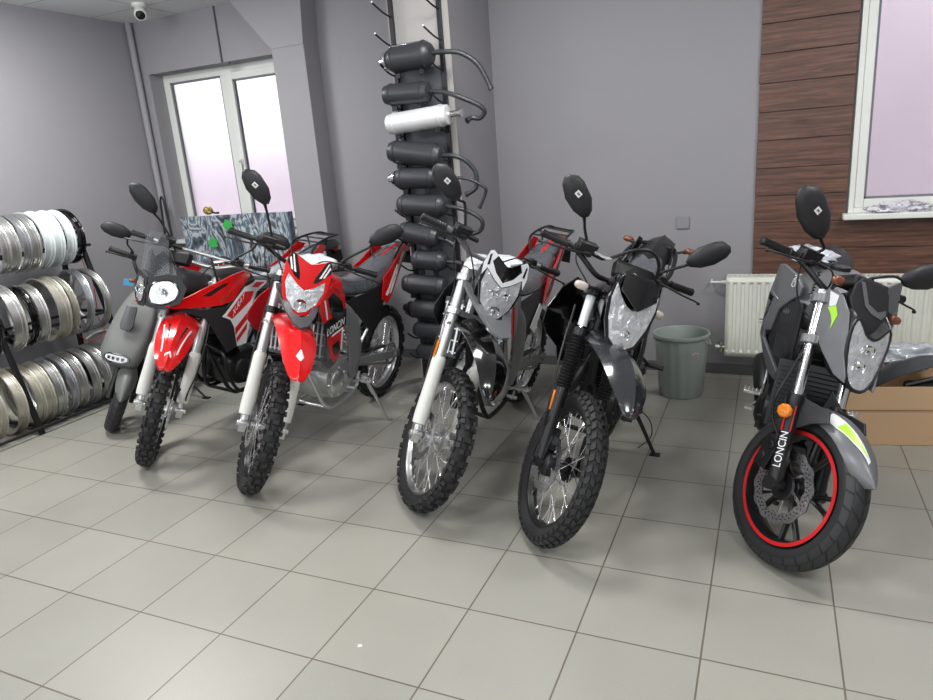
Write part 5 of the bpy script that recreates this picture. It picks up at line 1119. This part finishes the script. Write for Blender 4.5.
for y in (-.042, -.014, .014, .042): b = MB(); b.panel([(y - .010, .545), (y + .010, .545), (y + .006, .527), (y - .006, .527)], LF, .002, .013, .03); B.p(b, 'light_cell', DGR, parent=hl)
EF = lambda u, v: (-.055 - .42 * (v - .74) + .045 - 2.0 * u * u, u, v)
b = MB(); b.panel([(-.034, .86), (.034, .86), (.042, .74), (.030, .71), (-.030, .71), (-.042, .74)], EF, .012, -.002, .02); B.p(b, 'shield_badge_panel', GRM2, bev=.003)
b = MB(); b.box((-.62, 0, .32), (.50, .30, .05)); b.box((-.62, 0, .26), (.46, .22, .10)); B.p(b, 'footboard', BLK, bev=.015)
body_x(B, 'rear_body', [(-.78, .34, .60, .10, .9), (-.88, .32, .68, .15, .85), (-1.10, .42, .72, .16, .8), (-1.35, .52, .74, .12, .8), (-1.50, .60, .72, .06, .9)], SG, .7)
body_x(B, 'seat', [(-.74, .66, .72, .09, .8), (-.90, .68, .76, .14, .8), (-1.15, .70, .77, .14, .8), (-1.32, .73, .80, .12, .8), (-1.46, .76, .80, .07, .9)], BLKT, .6)
b = MB(); b.beam((-.90, .03, .28), (-1.22, .05, .24), .10, .12, (0, 0, 1)); B.p(b, 'swingarm', BST, bev=.01)
b = MB(); b.tube([(-.24, 0, .92), (-.27, 0, 1.00)], .024, 12); b.tube([(-.36, -.33, 1.10), (-.33, -.20, 1.105), (-.285, -.16, 1.06), (-.27, -.10, .99), (-.27, 0, .97), (-.27, .10, .99), (-.285, .16, 1.06), (-.33, .20, 1.105), (-.36, .33, 1.10)], .012, 12, sm=4); h = B.p(b, 'handlebar', BLK, True)
for s_ in (-1, 1):
    e = Vector((-.36, s_ * .335, 1.10)); d = Vector((.20, -s_ * 1, .02)).normalized()
    b = MB(); b.cyl(e, e + d * .115, .0165, seg=14); b.cyl(e, e + d * .01, .019, seg=14); B.p(b, 'grip', BLK, parent=h)
    b = MB(); b.box(e + d * .15, (.04, .05, .035)); B.p(b, 'switch_housing', BLK, parent=h, bev=.005)
    q = e + d * .16 + Vector((.03, 0, 0)); b = MB(); b.tube([q, q + Vector((.03, s_ * .06, 0)), q + Vector((.03, s_ * .16, -.005))], [.007, .006, .005], 8, sm=4); b.ell(q + Vector((.03, s_ * .165, -.005)), (.014, .014, .014)); B.p(b, 'brake_lever', BLK, parent=h)
    mirror_head(B, 'm', -s_, (-.335, s_ * .20, 1.115), (-.33, s_ * .24, 1.17), (-.32, s_ * .325, 1.245), tilt=-.25 if s_ < 0 else .3, size=.95)
b = MB(); b.box((-.25, 0, 1.02), (.06, .10, .05), Matrix.Rotation(-.5, 3, 'Y')); B.p(b, 'instrument_panel', BLK, True, bev=.012)
indicator(B, (-.24, -.10, 1.00), (-.20, -.14, .985), BRN, True, .7); indicator(B, (-.24, .10, 1.00), (-.20, .14, .985), BRN, True, .7)
b = MB(); b.box((-.19, -.165, .965), (.004, .060, .045), Matrix.Rotation(.2, 3, 'X')); B.p(b, 'paper_tag', BLU, True)
stand(B, (-.62, .12, .26), (-1.658, 2.069, 0), BST, .009)
# ------------------------------------------------------------------ rack for rims
def wheel_rack():
    r = root('wheel_rack', (-2.45, 1.2, 0), 'black steel three-tier rack full of motorcycle rims along the left wall', 'rack')
    Mi = Matrix.Translation((2.45, -1.2, 0))
    def P(mb, nm, bev=.0015): return mb.build(nm, BST, r, bev, M=Mi)
    fx = lambda z: -2.30 - .245 * z; rx = lambda z: -2.86 + .04 * z
    for y in (2.03, 1.22, .42, -.40):
        b = MB(); b.beam((fx(0), y, 0.0), (fx(1.22), y, 1.22), .030, .030, (0, 1, 0)); P(b, 'front_leg')
        b = MB(); b.beam((rx(0), y, 0.0), (rx(1.20), y, 1.20), .030, .030, (0, 1, 0)); P(b, 'rear_leg')
        for z in (.06, .665, 1.16): b = MB(); b.beam((fx(z), y, z), (rx(z), y, z), .022, .022); P(b, 'crossbar')
    for z, e in ((.045, 2.06), (.665, 2.045), (1.165, 2.09)):
        b = MB(); b.cyl((fx(z) + .018, -.45, z), (fx(z) + .018, e, z), .011, seg=10); P(b, 'front_rail', 0)
        b = MB(); b.cyl((rx(z) + (.17 if z < .1 else .10), -.45, z), (rx(z) + (.17 if z < .1 else .10), e, z), .011, seg=10); P(b, 'rear_rail', 0)
    return fx, rx
fx, rx = wheel_rack()
RIMS = {'silver': mat('machined_silver_rim', (.60, .60, .585, 1), .34, .92, bump=.08, bscale=30), 'cream': mat('pale_champagne_rim', (.56, .535, .46, 1), .40, .75), 'black': BLKG, 'wrap': mat('white_film_wrapped_rim', rgb(214, 222, 222), .3, coat=.6, bump=.5, bscale=18), 'grey': mat('brushed_grey_rim', (.52, .53, .55, 1), .34, .9)}
HOLE = mat('rim_hole', rgb(20, 20, 22), .6)
def rim(label, c, R, w, kind, yaw=0, spokes=0, pitch=0, holes=True, grp=None, dark=True):
    Mx = Matrix.Translation(Vector(c)) @ RA((0, 0, 1), yaw) @ RA((1, 0, 0), pitch)
    r = root('bare_rim', None, label, 'rim', grp, M=Mx)
    b = MB(); h = w / 2
    b.lathe([(R, -h), (R - .002, -h + .005), (R - .010, -h + .007), (R - .010, -h * .42), (R - .017, -h * .36), (R - .017, h * .36), (R - .010, h * .42), (R - .010, h - .007), (R - .002, h - .005), (R, h), (R - .010, h + .001), (R - .026, h * .6), (R - .034, h * .3), (R - .034, -h * .3), (R - .026, -h * .6), (R - .010, -h - .001)], (0, 0, 0), (0, 1, 0), 56, closed=True)
    o = b.build('rim_hoop', RIMS[kind], r, ang=30)
    if spokes:
        b = MB(); b.lathe([(0, -.04), (.035, -.04), (.05, -.025), (.05, .025), (.035, .04), (0, .04)], (0, 0, 0), (0, 1, 0), 28)
        b.build('hub', RIMS[kind if kind != 'wrap' else 'grey'], r)
        for k in range(spokes):
            t = 2 * math.pi * k / spokes + .3
            for d in (-1, 1):
                b = MB(); b.tube([(.04 * math.cos(t), -.01, .04 * math.sin(t)), ((R * .5) * math.cos(t + d * .05), -.015, R * .5 * math.sin(t + d * .05)), ((R - .028) * math.cos(t + d * .13), 0, (R - .028) * math.sin(t + d * .13))], [.014, .011, .010], 8, sm=3); b.build('rim_spoke', RIMS[kind if kind != 'wrap' else 'grey'], r)
    return r
ordn = ['first', 'second', 'third', 'fourth', 'fifth', 'sixth', 'seventh', 'eighth', 'ninth', 'tenth', 'eleventh', 'twelfth']
rr_ = random.Random(5)
# bottom tier
low = [1.885, 1.80, 1.705, 1.625, 1.535, 1.45, 1.37, 1.29, 1.175, 1.01, .90]
for i, y in enumerate(low):
    k = ['silver', 'silver', 'silver', 'silver', 'grey', 'silver', 'cream', 'cream', 'cream', 'cream', 'silver'][i]; R = .222 if i < 8 else .228
    rim('%s hollow rim, %s from the far end of the bottom rack tier' % ({'silver': 'polished silver', 'grey': 'brushed grey', 'cream': 'pale champagne'}[k], ordn[i]) if i < 9 else ('rim with cast spokes, %s from the far end of the bottom rack tier' % ordn[i]), (-2.535 + rr_.uniform(-.01, .01), y, .055 + R * .78), R, .068 if i != 4 else .055, k, rr_.uniform(-.12, .02), spokes=(3 if i >= 9 else 0))
# middle tier
midr = [(1.985, .235, .052, 'silver', 0, 'outer chrome-edged rim at the far end of the middle tier, behind the cast wheel'), (1.885, .242, .05, 'grey', 6, 'large cast alloy wheel with split spokes, far end of the middle rack tier'), (1.735, .225, .045, 'cream', 0, 'thin champagne rim behind the wide cream rim on the middle rack tier'), (1.655, .232, .09, 'cream', 0, 'wide cream-coloured rim in the middle of the middle rack tier'), (1.515, .215, .065, 'silver', 0, 'polished rim with engraved bands between black rim and cream rim, middle tier'), (1.425, .215, .05, 'black', 0, 'gloss black rim on the middle tier beside the engraved polished rim'), (1.325, .235, .085, 'silver', 0, 'wide silver rim above the rack leg on the middle tier'), (1.215, .222, .05, 'black', 5, 'black cast rim nearest the photo edge on the middle rack tier')]
for y, R, w, k, sp, lb in midr: rim(lb, (-2.60, y, .665 + R * .42), R, w, k, rr_.uniform(-.10, .0) - (.12 if sp else 0), sp, pitch=-.06 if sp else 0)
# top tier
topr = [(1.985, .205, .055, 'black', 5, 'black cast rim at the far end of the top rack tier'), (1.905, .205, .07, 'wrap', 0, 'white film-wrapped rim next to the black one on the top tier'), (1.82, .208, .075, 'wrap', 0, 'second white film-wrapped rim on the top tier, with a dark seam'), (1.73, .210, .08, 'wrap', 0, 'third white film-wrapped rim on the top tier, bulging wrap'), (1.645, .205, .06, 'silver', 0, 'thin silver rim beside the wrapped rims on the top tier'), (1.575, .205, .06, 'grey', 0, 'grey rim with a dark edge on the top rack tier'), (1.50, .205, .06, 'silver', 0, 'silver ribbed rim, seventh from the far end of the top tier'), (1.425, .205, .06, 'silver', 0, 'silver rim at the photo edge on the top rack tier')]
for y, R, w, k, sp, lb in topr: rim(lb, (-2.70, y, 1.165 + R * .36), R, w, k, rr_.uniform(-.08, .0), sp)
# rims leaning against the wall under the rack's far end
rim('silver rim leaning behind the far rear leg of the wheel rack', (-2.78, 2.20, .235), .225, .05, 'silver', .9, 0, -.12)
rim('grey rim leaning just past the far front leg of the wheel rack', (-2.52, 2.17, .235), .225, .05, 'silver', .75, 0, -.10)
b = MB()
for z0, rz, y0, y1 in ((.60, .11, 2.06, 1.86), (1.12, .14, 2.07, 2.03)): b.tube([(-2.62, y0, z0), (-2.60, y0 + .01, z0 - rz), (-2.60, (y0 + y1) / 2, z0 - rz - .05), (-2.60, y1, z0 - rz + .02), (-2.62, y1, z0)], .003, 6, sm=6)
b.tube([(-2.62, 2.07, 1.12), (-2.64, 2.10, .9), (-2.62, 2.06, .60)], .003, 6, sm=4)
o = b.build('red_cable', REDT); tag(o, 'thin red cable looping from the far end of the wheel rack', 'cable')
# ------------------------------------------------------------------ column rack with mufflers
r = root('hook_rack', (.13, 2.5, 0), 'tall black two-post hook rack on the pale column, holding the mufflers', 'hook rack')
Mi = Matrix.Translation((-.13, -2.5, 0))
for x in (-.022, .300):
    b = MB(); b.box((x, 2.500, 1.50), (.026, .022, 2.76)); b.build('post', BST, r, .001, M=Mi)
b = MB(); b.box((.14, 2.518, 1.16), (.31, .010, 1.94)); b.build('back_board', mat('slate_grey_board', rgb(84, 86, 92), .55), r, .001, M=Mi)
zs = [2.78, 2.62, 2.44, 2.27, 2.10, 1.91, 1.745, 1.57, 1.41, 1.235, 1.06, .885, .73, .565, .42, .28]
for z in zs:
    for x in (-.022, .300):
        b = MB(); b.tube([(x, 2.49, z - .005), (x - .01, 2.42, z + .012), (x - .028, 2.33 if z > 2.25 else 2.36, z + .055)], .0055, 8, sm=3); b.mat(1 if z > 2.25 else 0).ell((x - .028, 2.33 if z > 2.25 else 2.36, z + .058), (.012, .012, .012)); b.build('hook', [BST, STK], r, M=Mi)
MUB = mat('satin_black_muffler', rgb(56, 58, 62), .36, .2, bump=.15, bscale=150)
def muffler(label, a, c, r1_, body, pipe, tip=0, tipside=-1, strip=False, oval=1.0, end=.7, brk=True, pr=.014, pm=None):
    a, c = Vector(a), Vector(c); ctr = (a + c) / 2; r1 = r1_ * 1.13
    rt = root('muffler', ctr, label, 'muffler'); Mi = Matrix.Translation(-ctr); d = (c - a); Ln = d.length; d.normalize()
    u = Vector((0, 1, 0)); w = d.cross(u).normalized()
    prof = [(0.002, 0), (r1 * end * .8, .0), (r1 * end, .006), (r1 * .96, .035), (r1, .06), (r1, Ln - .06), (r1 * .96, Ln - .035), (r1 * end, Ln - .006), (r1 * end * .8, Ln), (.002, Ln)]
    R_ = [[a + d * h + (w * math.cos(2 * math.pi * j / 28) * oval + u * math.sin(2 * math.pi * j / 28)) * rr for j in range(28)] for rr, h in prof]
    b = MB(); b.rings(R_); b.build('canister', body, rt, M=Mi, ang=35)
    for h in (.05, Ln - .05):
        b = MB(); b.rings([[a + d * (h + q) + (w * math.cos(2 * math.pi * j / 28) * oval + u * math.sin(2 * math.pi * j / 28)) * (r1 + e) for j in range(28)] for q, e in ((-.006, .001), (-.005, .0025), (.005, .0025), (.006, .001))]); b.build('band', body, rt, M=Mi)
    if tip:
        e0 = a if tipside < 0 else c; dd = -d if tipside < 0 else d
        b = MB(); b.lathe([(r1 * .75, -.004), (r1 * .72, .012), (.032, .022), (.024, .05), (.020, .05), (.020, .02), (0, .02)], e0, dd, 22); b.build('end_cap', CHR if tip == 1 else BST, rt, M=Mi)
    if strip:
        b = MB(); b.beam(a + d * .03 - w * 0 + Vector((0, -.018, r1 * .93)), c - d * .05 + Vector((0, -.018, r1 * .93)), .035, .012, (0, -.3, 1)); b.build('heat_shield', CHR, rt, .004, M=Mi)
    if brk:
        b = MB(); b.box(a + d * .06 + Vector((0, 0, -r1 * oval - .012)), (.035, .012, .04)); b.build('bracket', BST, rt, .002, M=Mi); b = MB(); b.box(c - d * .08 + Vector((0, 0, -r1 * oval - .012)), (.035, .012, .04)); b.cyl(c - d * .08 + Vector((0, -.01, -r1 * oval - .02)), c - d * .08 + Vector((0, .01, -r1 * oval - .02)), .012, seg=10); b.build('bracket', BST, rt, .002, M=Mi)
    if pipe:
        P = [(c if tipside <= 0 else a) - d * .01] + [Vector((x, y, z)) for x, y, z in pipe]
        b = MB(); b.tube(P, pr, 12, sm=5); b.cyl(Vector(pipe[-1]) - (Vector(pipe[-1]) - P[-2]).normalized() * .012, Vector(pipe[-1]), pr * 1.35, seg=12); b.build('header_pipe', pm or MUB, rt, M=Mi)
Y = 2.385
muffler('black muffler with chrome top strip and silver end cap, topmost on the column', (-.01, Y, 2.175), (.29, Y, 2.185), .068, MUB, [(.36, Y, 2.182), (.46, Y + .02, 2.165), (.55, Y + .04, 2.10), (.60, Y + .05, 2.01), (.625, Y + .05, 1.95)], 1, strip=True)
muffler('plain black muffler just above the silver one', (-.055, Y, 1.985), (.25, Y, 1.975), .056, MUB, [(.33, Y, 1.965), (.42, Y, 1.935), (.54, Y + .03, 1.875), (.575, Y + .05, 1.835), (.54, Y + .06, 1.80), (.49, Y + .05, 1.805), (.47, Y + .02, 1.79)], 0, end=.85)
muffler('long silver-white muffler, the only pale one on the column', (-.05, Y, 1.812), (.365, Y, 1.835), .056, mat('brushed_white_silver', (.78, .79, .80, 1), .38, .35), [(.40, Y, 1.836), (.43, Y, 1.838), (.45, Y, 1.838)], 0, end=.92, pr=.02, pm=CHR)
muffler('black oval muffler with a round dimple, directly under the silver one', (-.06, Y, 1.655), (.30, Y, 1.60), .062, MUB, [(.36, Y, 1.60), (.44, Y + .02, 1.565), (.495, Y + .04, 1.49), (.49, Y + .04, 1.40), (.42, Y + .04, 1.36)], 0, end=.8, oval=1.0)
muffler('black muffler with bright end cap, fifth from the top of the column', (-.035, Y, 1.487), (.26, Y, 1.476), .058, MUB, [(.34, Y, 1.47), (.45, Y + .02, 1.455), (.545, Y + .04, 1.40), (.545, Y + .05, 1.36), (.50, Y + .05, 1.275)], 1, pr=.010)
muffler('black muffler with a hooked pipe, sixth from the top of the column', (-.035, Y, 1.325), (.30, Y, 1.30), .060, MUB, [(.38, Y, 1.285), (.46, Y + .02, 1.25), (.52, Y + .03, 1.20), (.50, Y + .04, 1.14), (.43, Y + .04, 1.115)], 0)
muffler('sloping black muffler with a dimple behind the raised grip of the white-masked motorcycle', (-.04, Y, 1.160), (.23, Y, 1.105), .058, MUB, [(.28, Y, 1.09), (.33, Y, 1.06)], 0, end=.8)
muffler('short black muffler, eighth from the top of the column', (.03, Y, .975), (.27, Y, .955), .056, MUB, [(.33, Y, .95), (.38, Y, .94)], 0)
muffler('long black muffler, ninth from the top of the column', (-.055, Y, .815), (.25, Y, .795), .056, MUB, None, 0, end=.8)
muffler('black muffler with a stub at its left, tenth from the top of the column', (-.02, Y, .648), (.24, Y, .632), .055, MUB, None, 2)
muffler('black muffler, eleventh from the top, beside the white-masked motorcycle shroud', (-.01, Y, .505), (.24, Y, .49), .052, MUB, None, 0)
muffler('lowest black muffler on the column, behind the knobby front wheel', (.0, Y, .355), (.23, Y, .345), .05, MUB, None, 0)
for (x, z) in ((.13, 1.635), (.10, 1.135)):
    pass
# ------------------------------------------------------------------ small things
def color_noise(name, cols, scale, rough=.2, coat=.6, bump=.6, bs=10, stretch=(1, 1, 1)):
    m = bpy.data.materials.new(name); m.use_nodes = True; nt = m.node_tree; N = nt.nodes; L = nt.links; p = N['Principled BSDF']
    tc = N.new('ShaderNodeTexCoord'); mp = N.new('ShaderNodeMapping'); mp.inputs['Scale'].default_value = stretch; L.new(tc.outputs['Object'], mp.inputs['Vector'])
    n = N.new('ShaderNodeTexNoise'); n.inputs['Scale'].default_value = scale; n.inputs['Detail'].default_value = 6; n.inputs['Distortion'].default_value = 1.8; L.new(mp.outputs[0], n.inputs['Vector'])
    cr = N.new('ShaderNodeValToRGB'); e = cr.color_ramp.elements; e[0].position, e[0].color = cols[0]; e[1].position, e[1].color = cols[-1]
    for q, c in cols[1:-1]: k = e.new(q); k.color = c
    L.new(n.outputs['Fac'], cr.inputs['Fac']); L.new(cr.outputs['Color'], p.inputs['Base Color']); p.inputs['Roughness'].default_value = rough; p.inputs['Coat Weight'].default_value = coat
    b = N.new('ShaderNodeBump'); b.inputs['Strength'].default_value = bump; b.inputs['Distance'].default_value = .012; n2 = N.new('ShaderNodeTexNoise'); n2.inputs['Scale'].default_value = bs; n2.inputs['Distortion'].default_value = 2.2; L.new(mp.outputs[0], n2.inputs['Vector']); L.new(n2.outputs['Fac'], b.inputs['Height']); L.new(b.outputs[0], p.inputs['Normal'])
    return m
BRD = color_noise('film_wrapped_prints', [(.32, rgb(44, 50, 60)), (.42, rgb(96, 104, 114)), (.47, rgb(186, 192, 198)), (.52, rgb(78, 90, 102)), (.57, rgb(98, 122, 134)), (.62, rgb(196, 202, 206)), (.70, rgb(52, 54, 62))], 3.2, stretch=(2.0, 1, .9))
b = MB(); nx, nz = 36, 30; R_ = []
from mathutils import noise
fr = []; 
for i in range(nz + 1):
    z = 1.265 * i / nz; row = []
    for j in range(nx + 1):
        x = -2.70 + 1.20 * j / nx; row.append(Vector((x, 3.13 + .018 * noise.noise(Vector((x * 9, 0, z * 4))) + .01 * noise.noise(Vector((x * 22, 3, z * 9))), z + (.006 * noise.noise(Vector((x * 15, 0, 1))) if i == nz else 0))))
    fr.append(row)
bk = [[Vector((v.x, 3.185, v.z)) for v in (row[0], row[-1])] for row in fr]
b.rings([row + [k[1], k[0]] for row, k in zip(fr, bk)]); o = b.build('wrapped_display_board', BRD, ang=60)
tag(o, 'large board wrapped in shiny clear film standing in front of the left window', 'wrapped board')
for (x, z, lb) in ((-2.33, 1.03, 'lower'), (-2.13, 1.18, 'upper')):
    b = MB(); out = [(.045 * math.cos(t * .63) * (1 + .35 * (t % 2)), .04 * math.sin(t * .63) * (1 + .35 * (t % 3 == 0))) for t in range(10)]
    b.panel(out, lambda u, v: (x + u, 3.098 + .3 * u * u, z + v), .004, 0, .03); st = b.build('green_print', mat('bright_green_print', rgb(60, 170, 80), .4), o)
r = root('ornament', (-2.38, 3.155, 1.272), 'small gold mesh ball with a dark handle on top of the film-wrapped board', 'ornament')
b = MB(); b.ell((0, 0, .036), (.105, .06, .075), nu=18, nv=12); b.build('gold_ball', mat('gold_mesh', (.62, .45, .14, 1), .35, .8, bump=1.0, bscale=70, vor=1), r)
b = MB(); b.tube([(.045, 0, .018), (.08, 0, .012), (.115, 0, .012)], [.010, .008, .010], 10); b.build('handle', BLK, r)
# folding stand in the corner
r = root('folding_stand', (-2.9, 3.12, 0), 'thin dark folding stand leaning in the corner beside the left window', 'stand')
for i, (x0, x1) in enumerate(((-.06, -.02), (.05, .0))):
    b = MB(); b.tube([(x0 - .02, -.10, 0), (x0, .02, .8), (x1 - .03 + i * .02, .06, 1.42)], .010, 8, sm=3); b.build('leg', BLK, r)
b = MB(); b.tube([(-.05, .06, 1.42), (-.02, .05, 1.45), (-.01, .06, 1.42)], .009, 8, sm=3); b.build('hinge', BLK, r)
# white bags lying on the tanks
lumpy('plastic_bag', (-.53, .02, 1.10), (.22, .26, .10), WRAPW, 2, .35, 0, 'white plastic bag lying on the tank of the diamond-marked red motorcycle', 'plastic bag', B2.M)
lumpy('plastic_bag', (-.57, .03, 1.085), (.30, .30, .075), WRAPW, 5, .30, .3, 'white plastic document bag lying behind the white-edged headlight mask', 'plastic bag', B3.M)
lumpy('plastic_bag', (-.60, -.12, 1.075), (.20, .20, .07), WRAP, 8, .35, .3, 'clear crumpled plastic bag on the tank of the grey and green motorcycle', 'plastic bag', B5.M)
# cloth on the right sill
cm = color_noise('white_patterned_cloth', [(.35, rgb(235, 232, 238)), (.52, rgb(214, 208, 220)), (.60, rgb(120, 110, 130)), (.66, rgb(228, 226, 230))], 22, rough=.85, coat=0, bump=.8, bs=40)
o = lumpy('cloth', (2.835, 3.245, 1.105), (.30, .085, .075), cm, 11, .5, .05); tag(o, 'crumpled white cloth with a dark pattern lying on the right window sill', 'cloth')
# cardboard box with parts, right edge
CB = mat('brown_cardboard', rgb(204, 170, 134), .8, bump=.1, bscale=60, var=.04, vscale=3)
MB5 = Matrix.Translation((2.53, 2.222, 0)) @ Matrix.Rotation(.21, 4, 'Z')
r = root('cardboard_box', None, 'open brown cardboard box full of motorcycle parts at the right edge', 'cardboard box', M=MB5)
Lx, Ly, Hz = 1.35, .52, .315
bx('front_side', [(0, Lx, 0, .006, 0.002, Hz)], CB, r); bx('back_side', [(0, Lx, Ly - .006, Ly, 0.002, Hz)], CB, r)
bx('end_side', [(0, .006, .006, Ly - .006, 0.002, Hz)], CB, r); bx('end_side', [(Lx - .006, Lx, .006, Ly - .006, .002, Hz)], CB, r); bx('bottom', [(.006, Lx - .006, .006, Ly - .006, .002, .008)], CB, r)
b = MB(); b.box((Lx / 2, -.0015, .192), (Lx - .01, .003, .006)); b.build('crease', mat('cardboard_crease', rgb(150, 118, 86), .8), r)
def at5(x, y, z): return tuple(MB5 @ Vector((x, y, z)))
BL = mat('graphite_plastic_part', rgb(58, 60, 64), .4)
R_ = [];
b = MB()
for x_, z_, h_ in ((.10, .22, .05), (.18, .33, .08), (.28, .39, .09), (.40, .425, .085), (.50, .43, .06), (.54, .42, .02)):
    o_ = []; i_ = []
    for k in range(11):
        t = -1 + k / 5; q = Vector((x_, .16 + h_ * t, z_ - .35 * h_ * t * t)); o_.append(q); i_.append(q - Vector((0, 0, .006)))
    R_.append(o_ + i_[::-1])
b.rings(R_); o = b.build('plastic_fender', BL, ang=50); o.matrix_world = MB5; tag(o, 'curved dark grey plastic fender sticking out of the cardboard box', 'fender')
b = MB(); b.tube([(.20, .22, .32), (.32, .20, .35), (.46, .12, .40), (.75, .12, .42), (1.15, .16, .41)], .016, 10, sm=5); o = b.build('grab_bar', mat('brown_grey_bar', rgb(94, 84, 78), .5)); o.matrix_world = MB5; tag(o, 'brownish grey tube lying across the top of the cardboard box', 'tube')
r2 = root('spare_handlebar', None, 'black metal assembly with levers inside the cardboard box, behind its front edge', 'motorcycle part', M=MB5)
b = MB(); b.tube([(.30, .07, .30), (.42, .06, .335), (.58, .08, .345), (.85, .12, .33), (1.0, .14, .34), (1.2, .13, .33)], .014, 10, sm=4); b.build('bar', BST, r2)
b = MB(); b.box((.70, .12, .32), (.05, .05, .07)); b.box((.86, .12, .33), (.07, .05, .05)); b.build('clamp', BLK, r2, .006)
b = MB(); b.tube([(.72, .10, .35), (.80, .07, .365), (.92, .06, .35)], [.010, .008, .007], 8, sm=4); b.cyl((.95, .10, .35), (.95, .06, .35), .018, seg=12); b.build('lever', STL, r2)
b = MB(); b.box((.78, .12, .17), (.9, .16, .24)); o = b.build('packing_foam', mat('black_foam', rgb(28, 28, 30), .9), bev=.02); o.matrix_world = MB5; tag(o, 'dark packing foam inside the cardboard box under the metal parts', 'foam')
o = lumpy('plastic_bag', tuple(MB5 @ Vector((.42, .38, .36))), (.34, .16, .14), WRAP, 14, .4, .2, 'clear plastic bag bulging out behind the curved fender in the cardboard box', 'plastic bag')
# paper speck on the floor
b = MB(); b.panel([(.006, -.004), (.010, .004), (0, .010), (-.008, .004), (-.005, -.006)], lambda u, v: (.921 + u, .103 + v, .0012), .001, 0, .05); o = b.build('paper_scrap', STK); tag(o, 'tiny white paper scrap lying alone on the floor tiles in front', 'paper scrap')
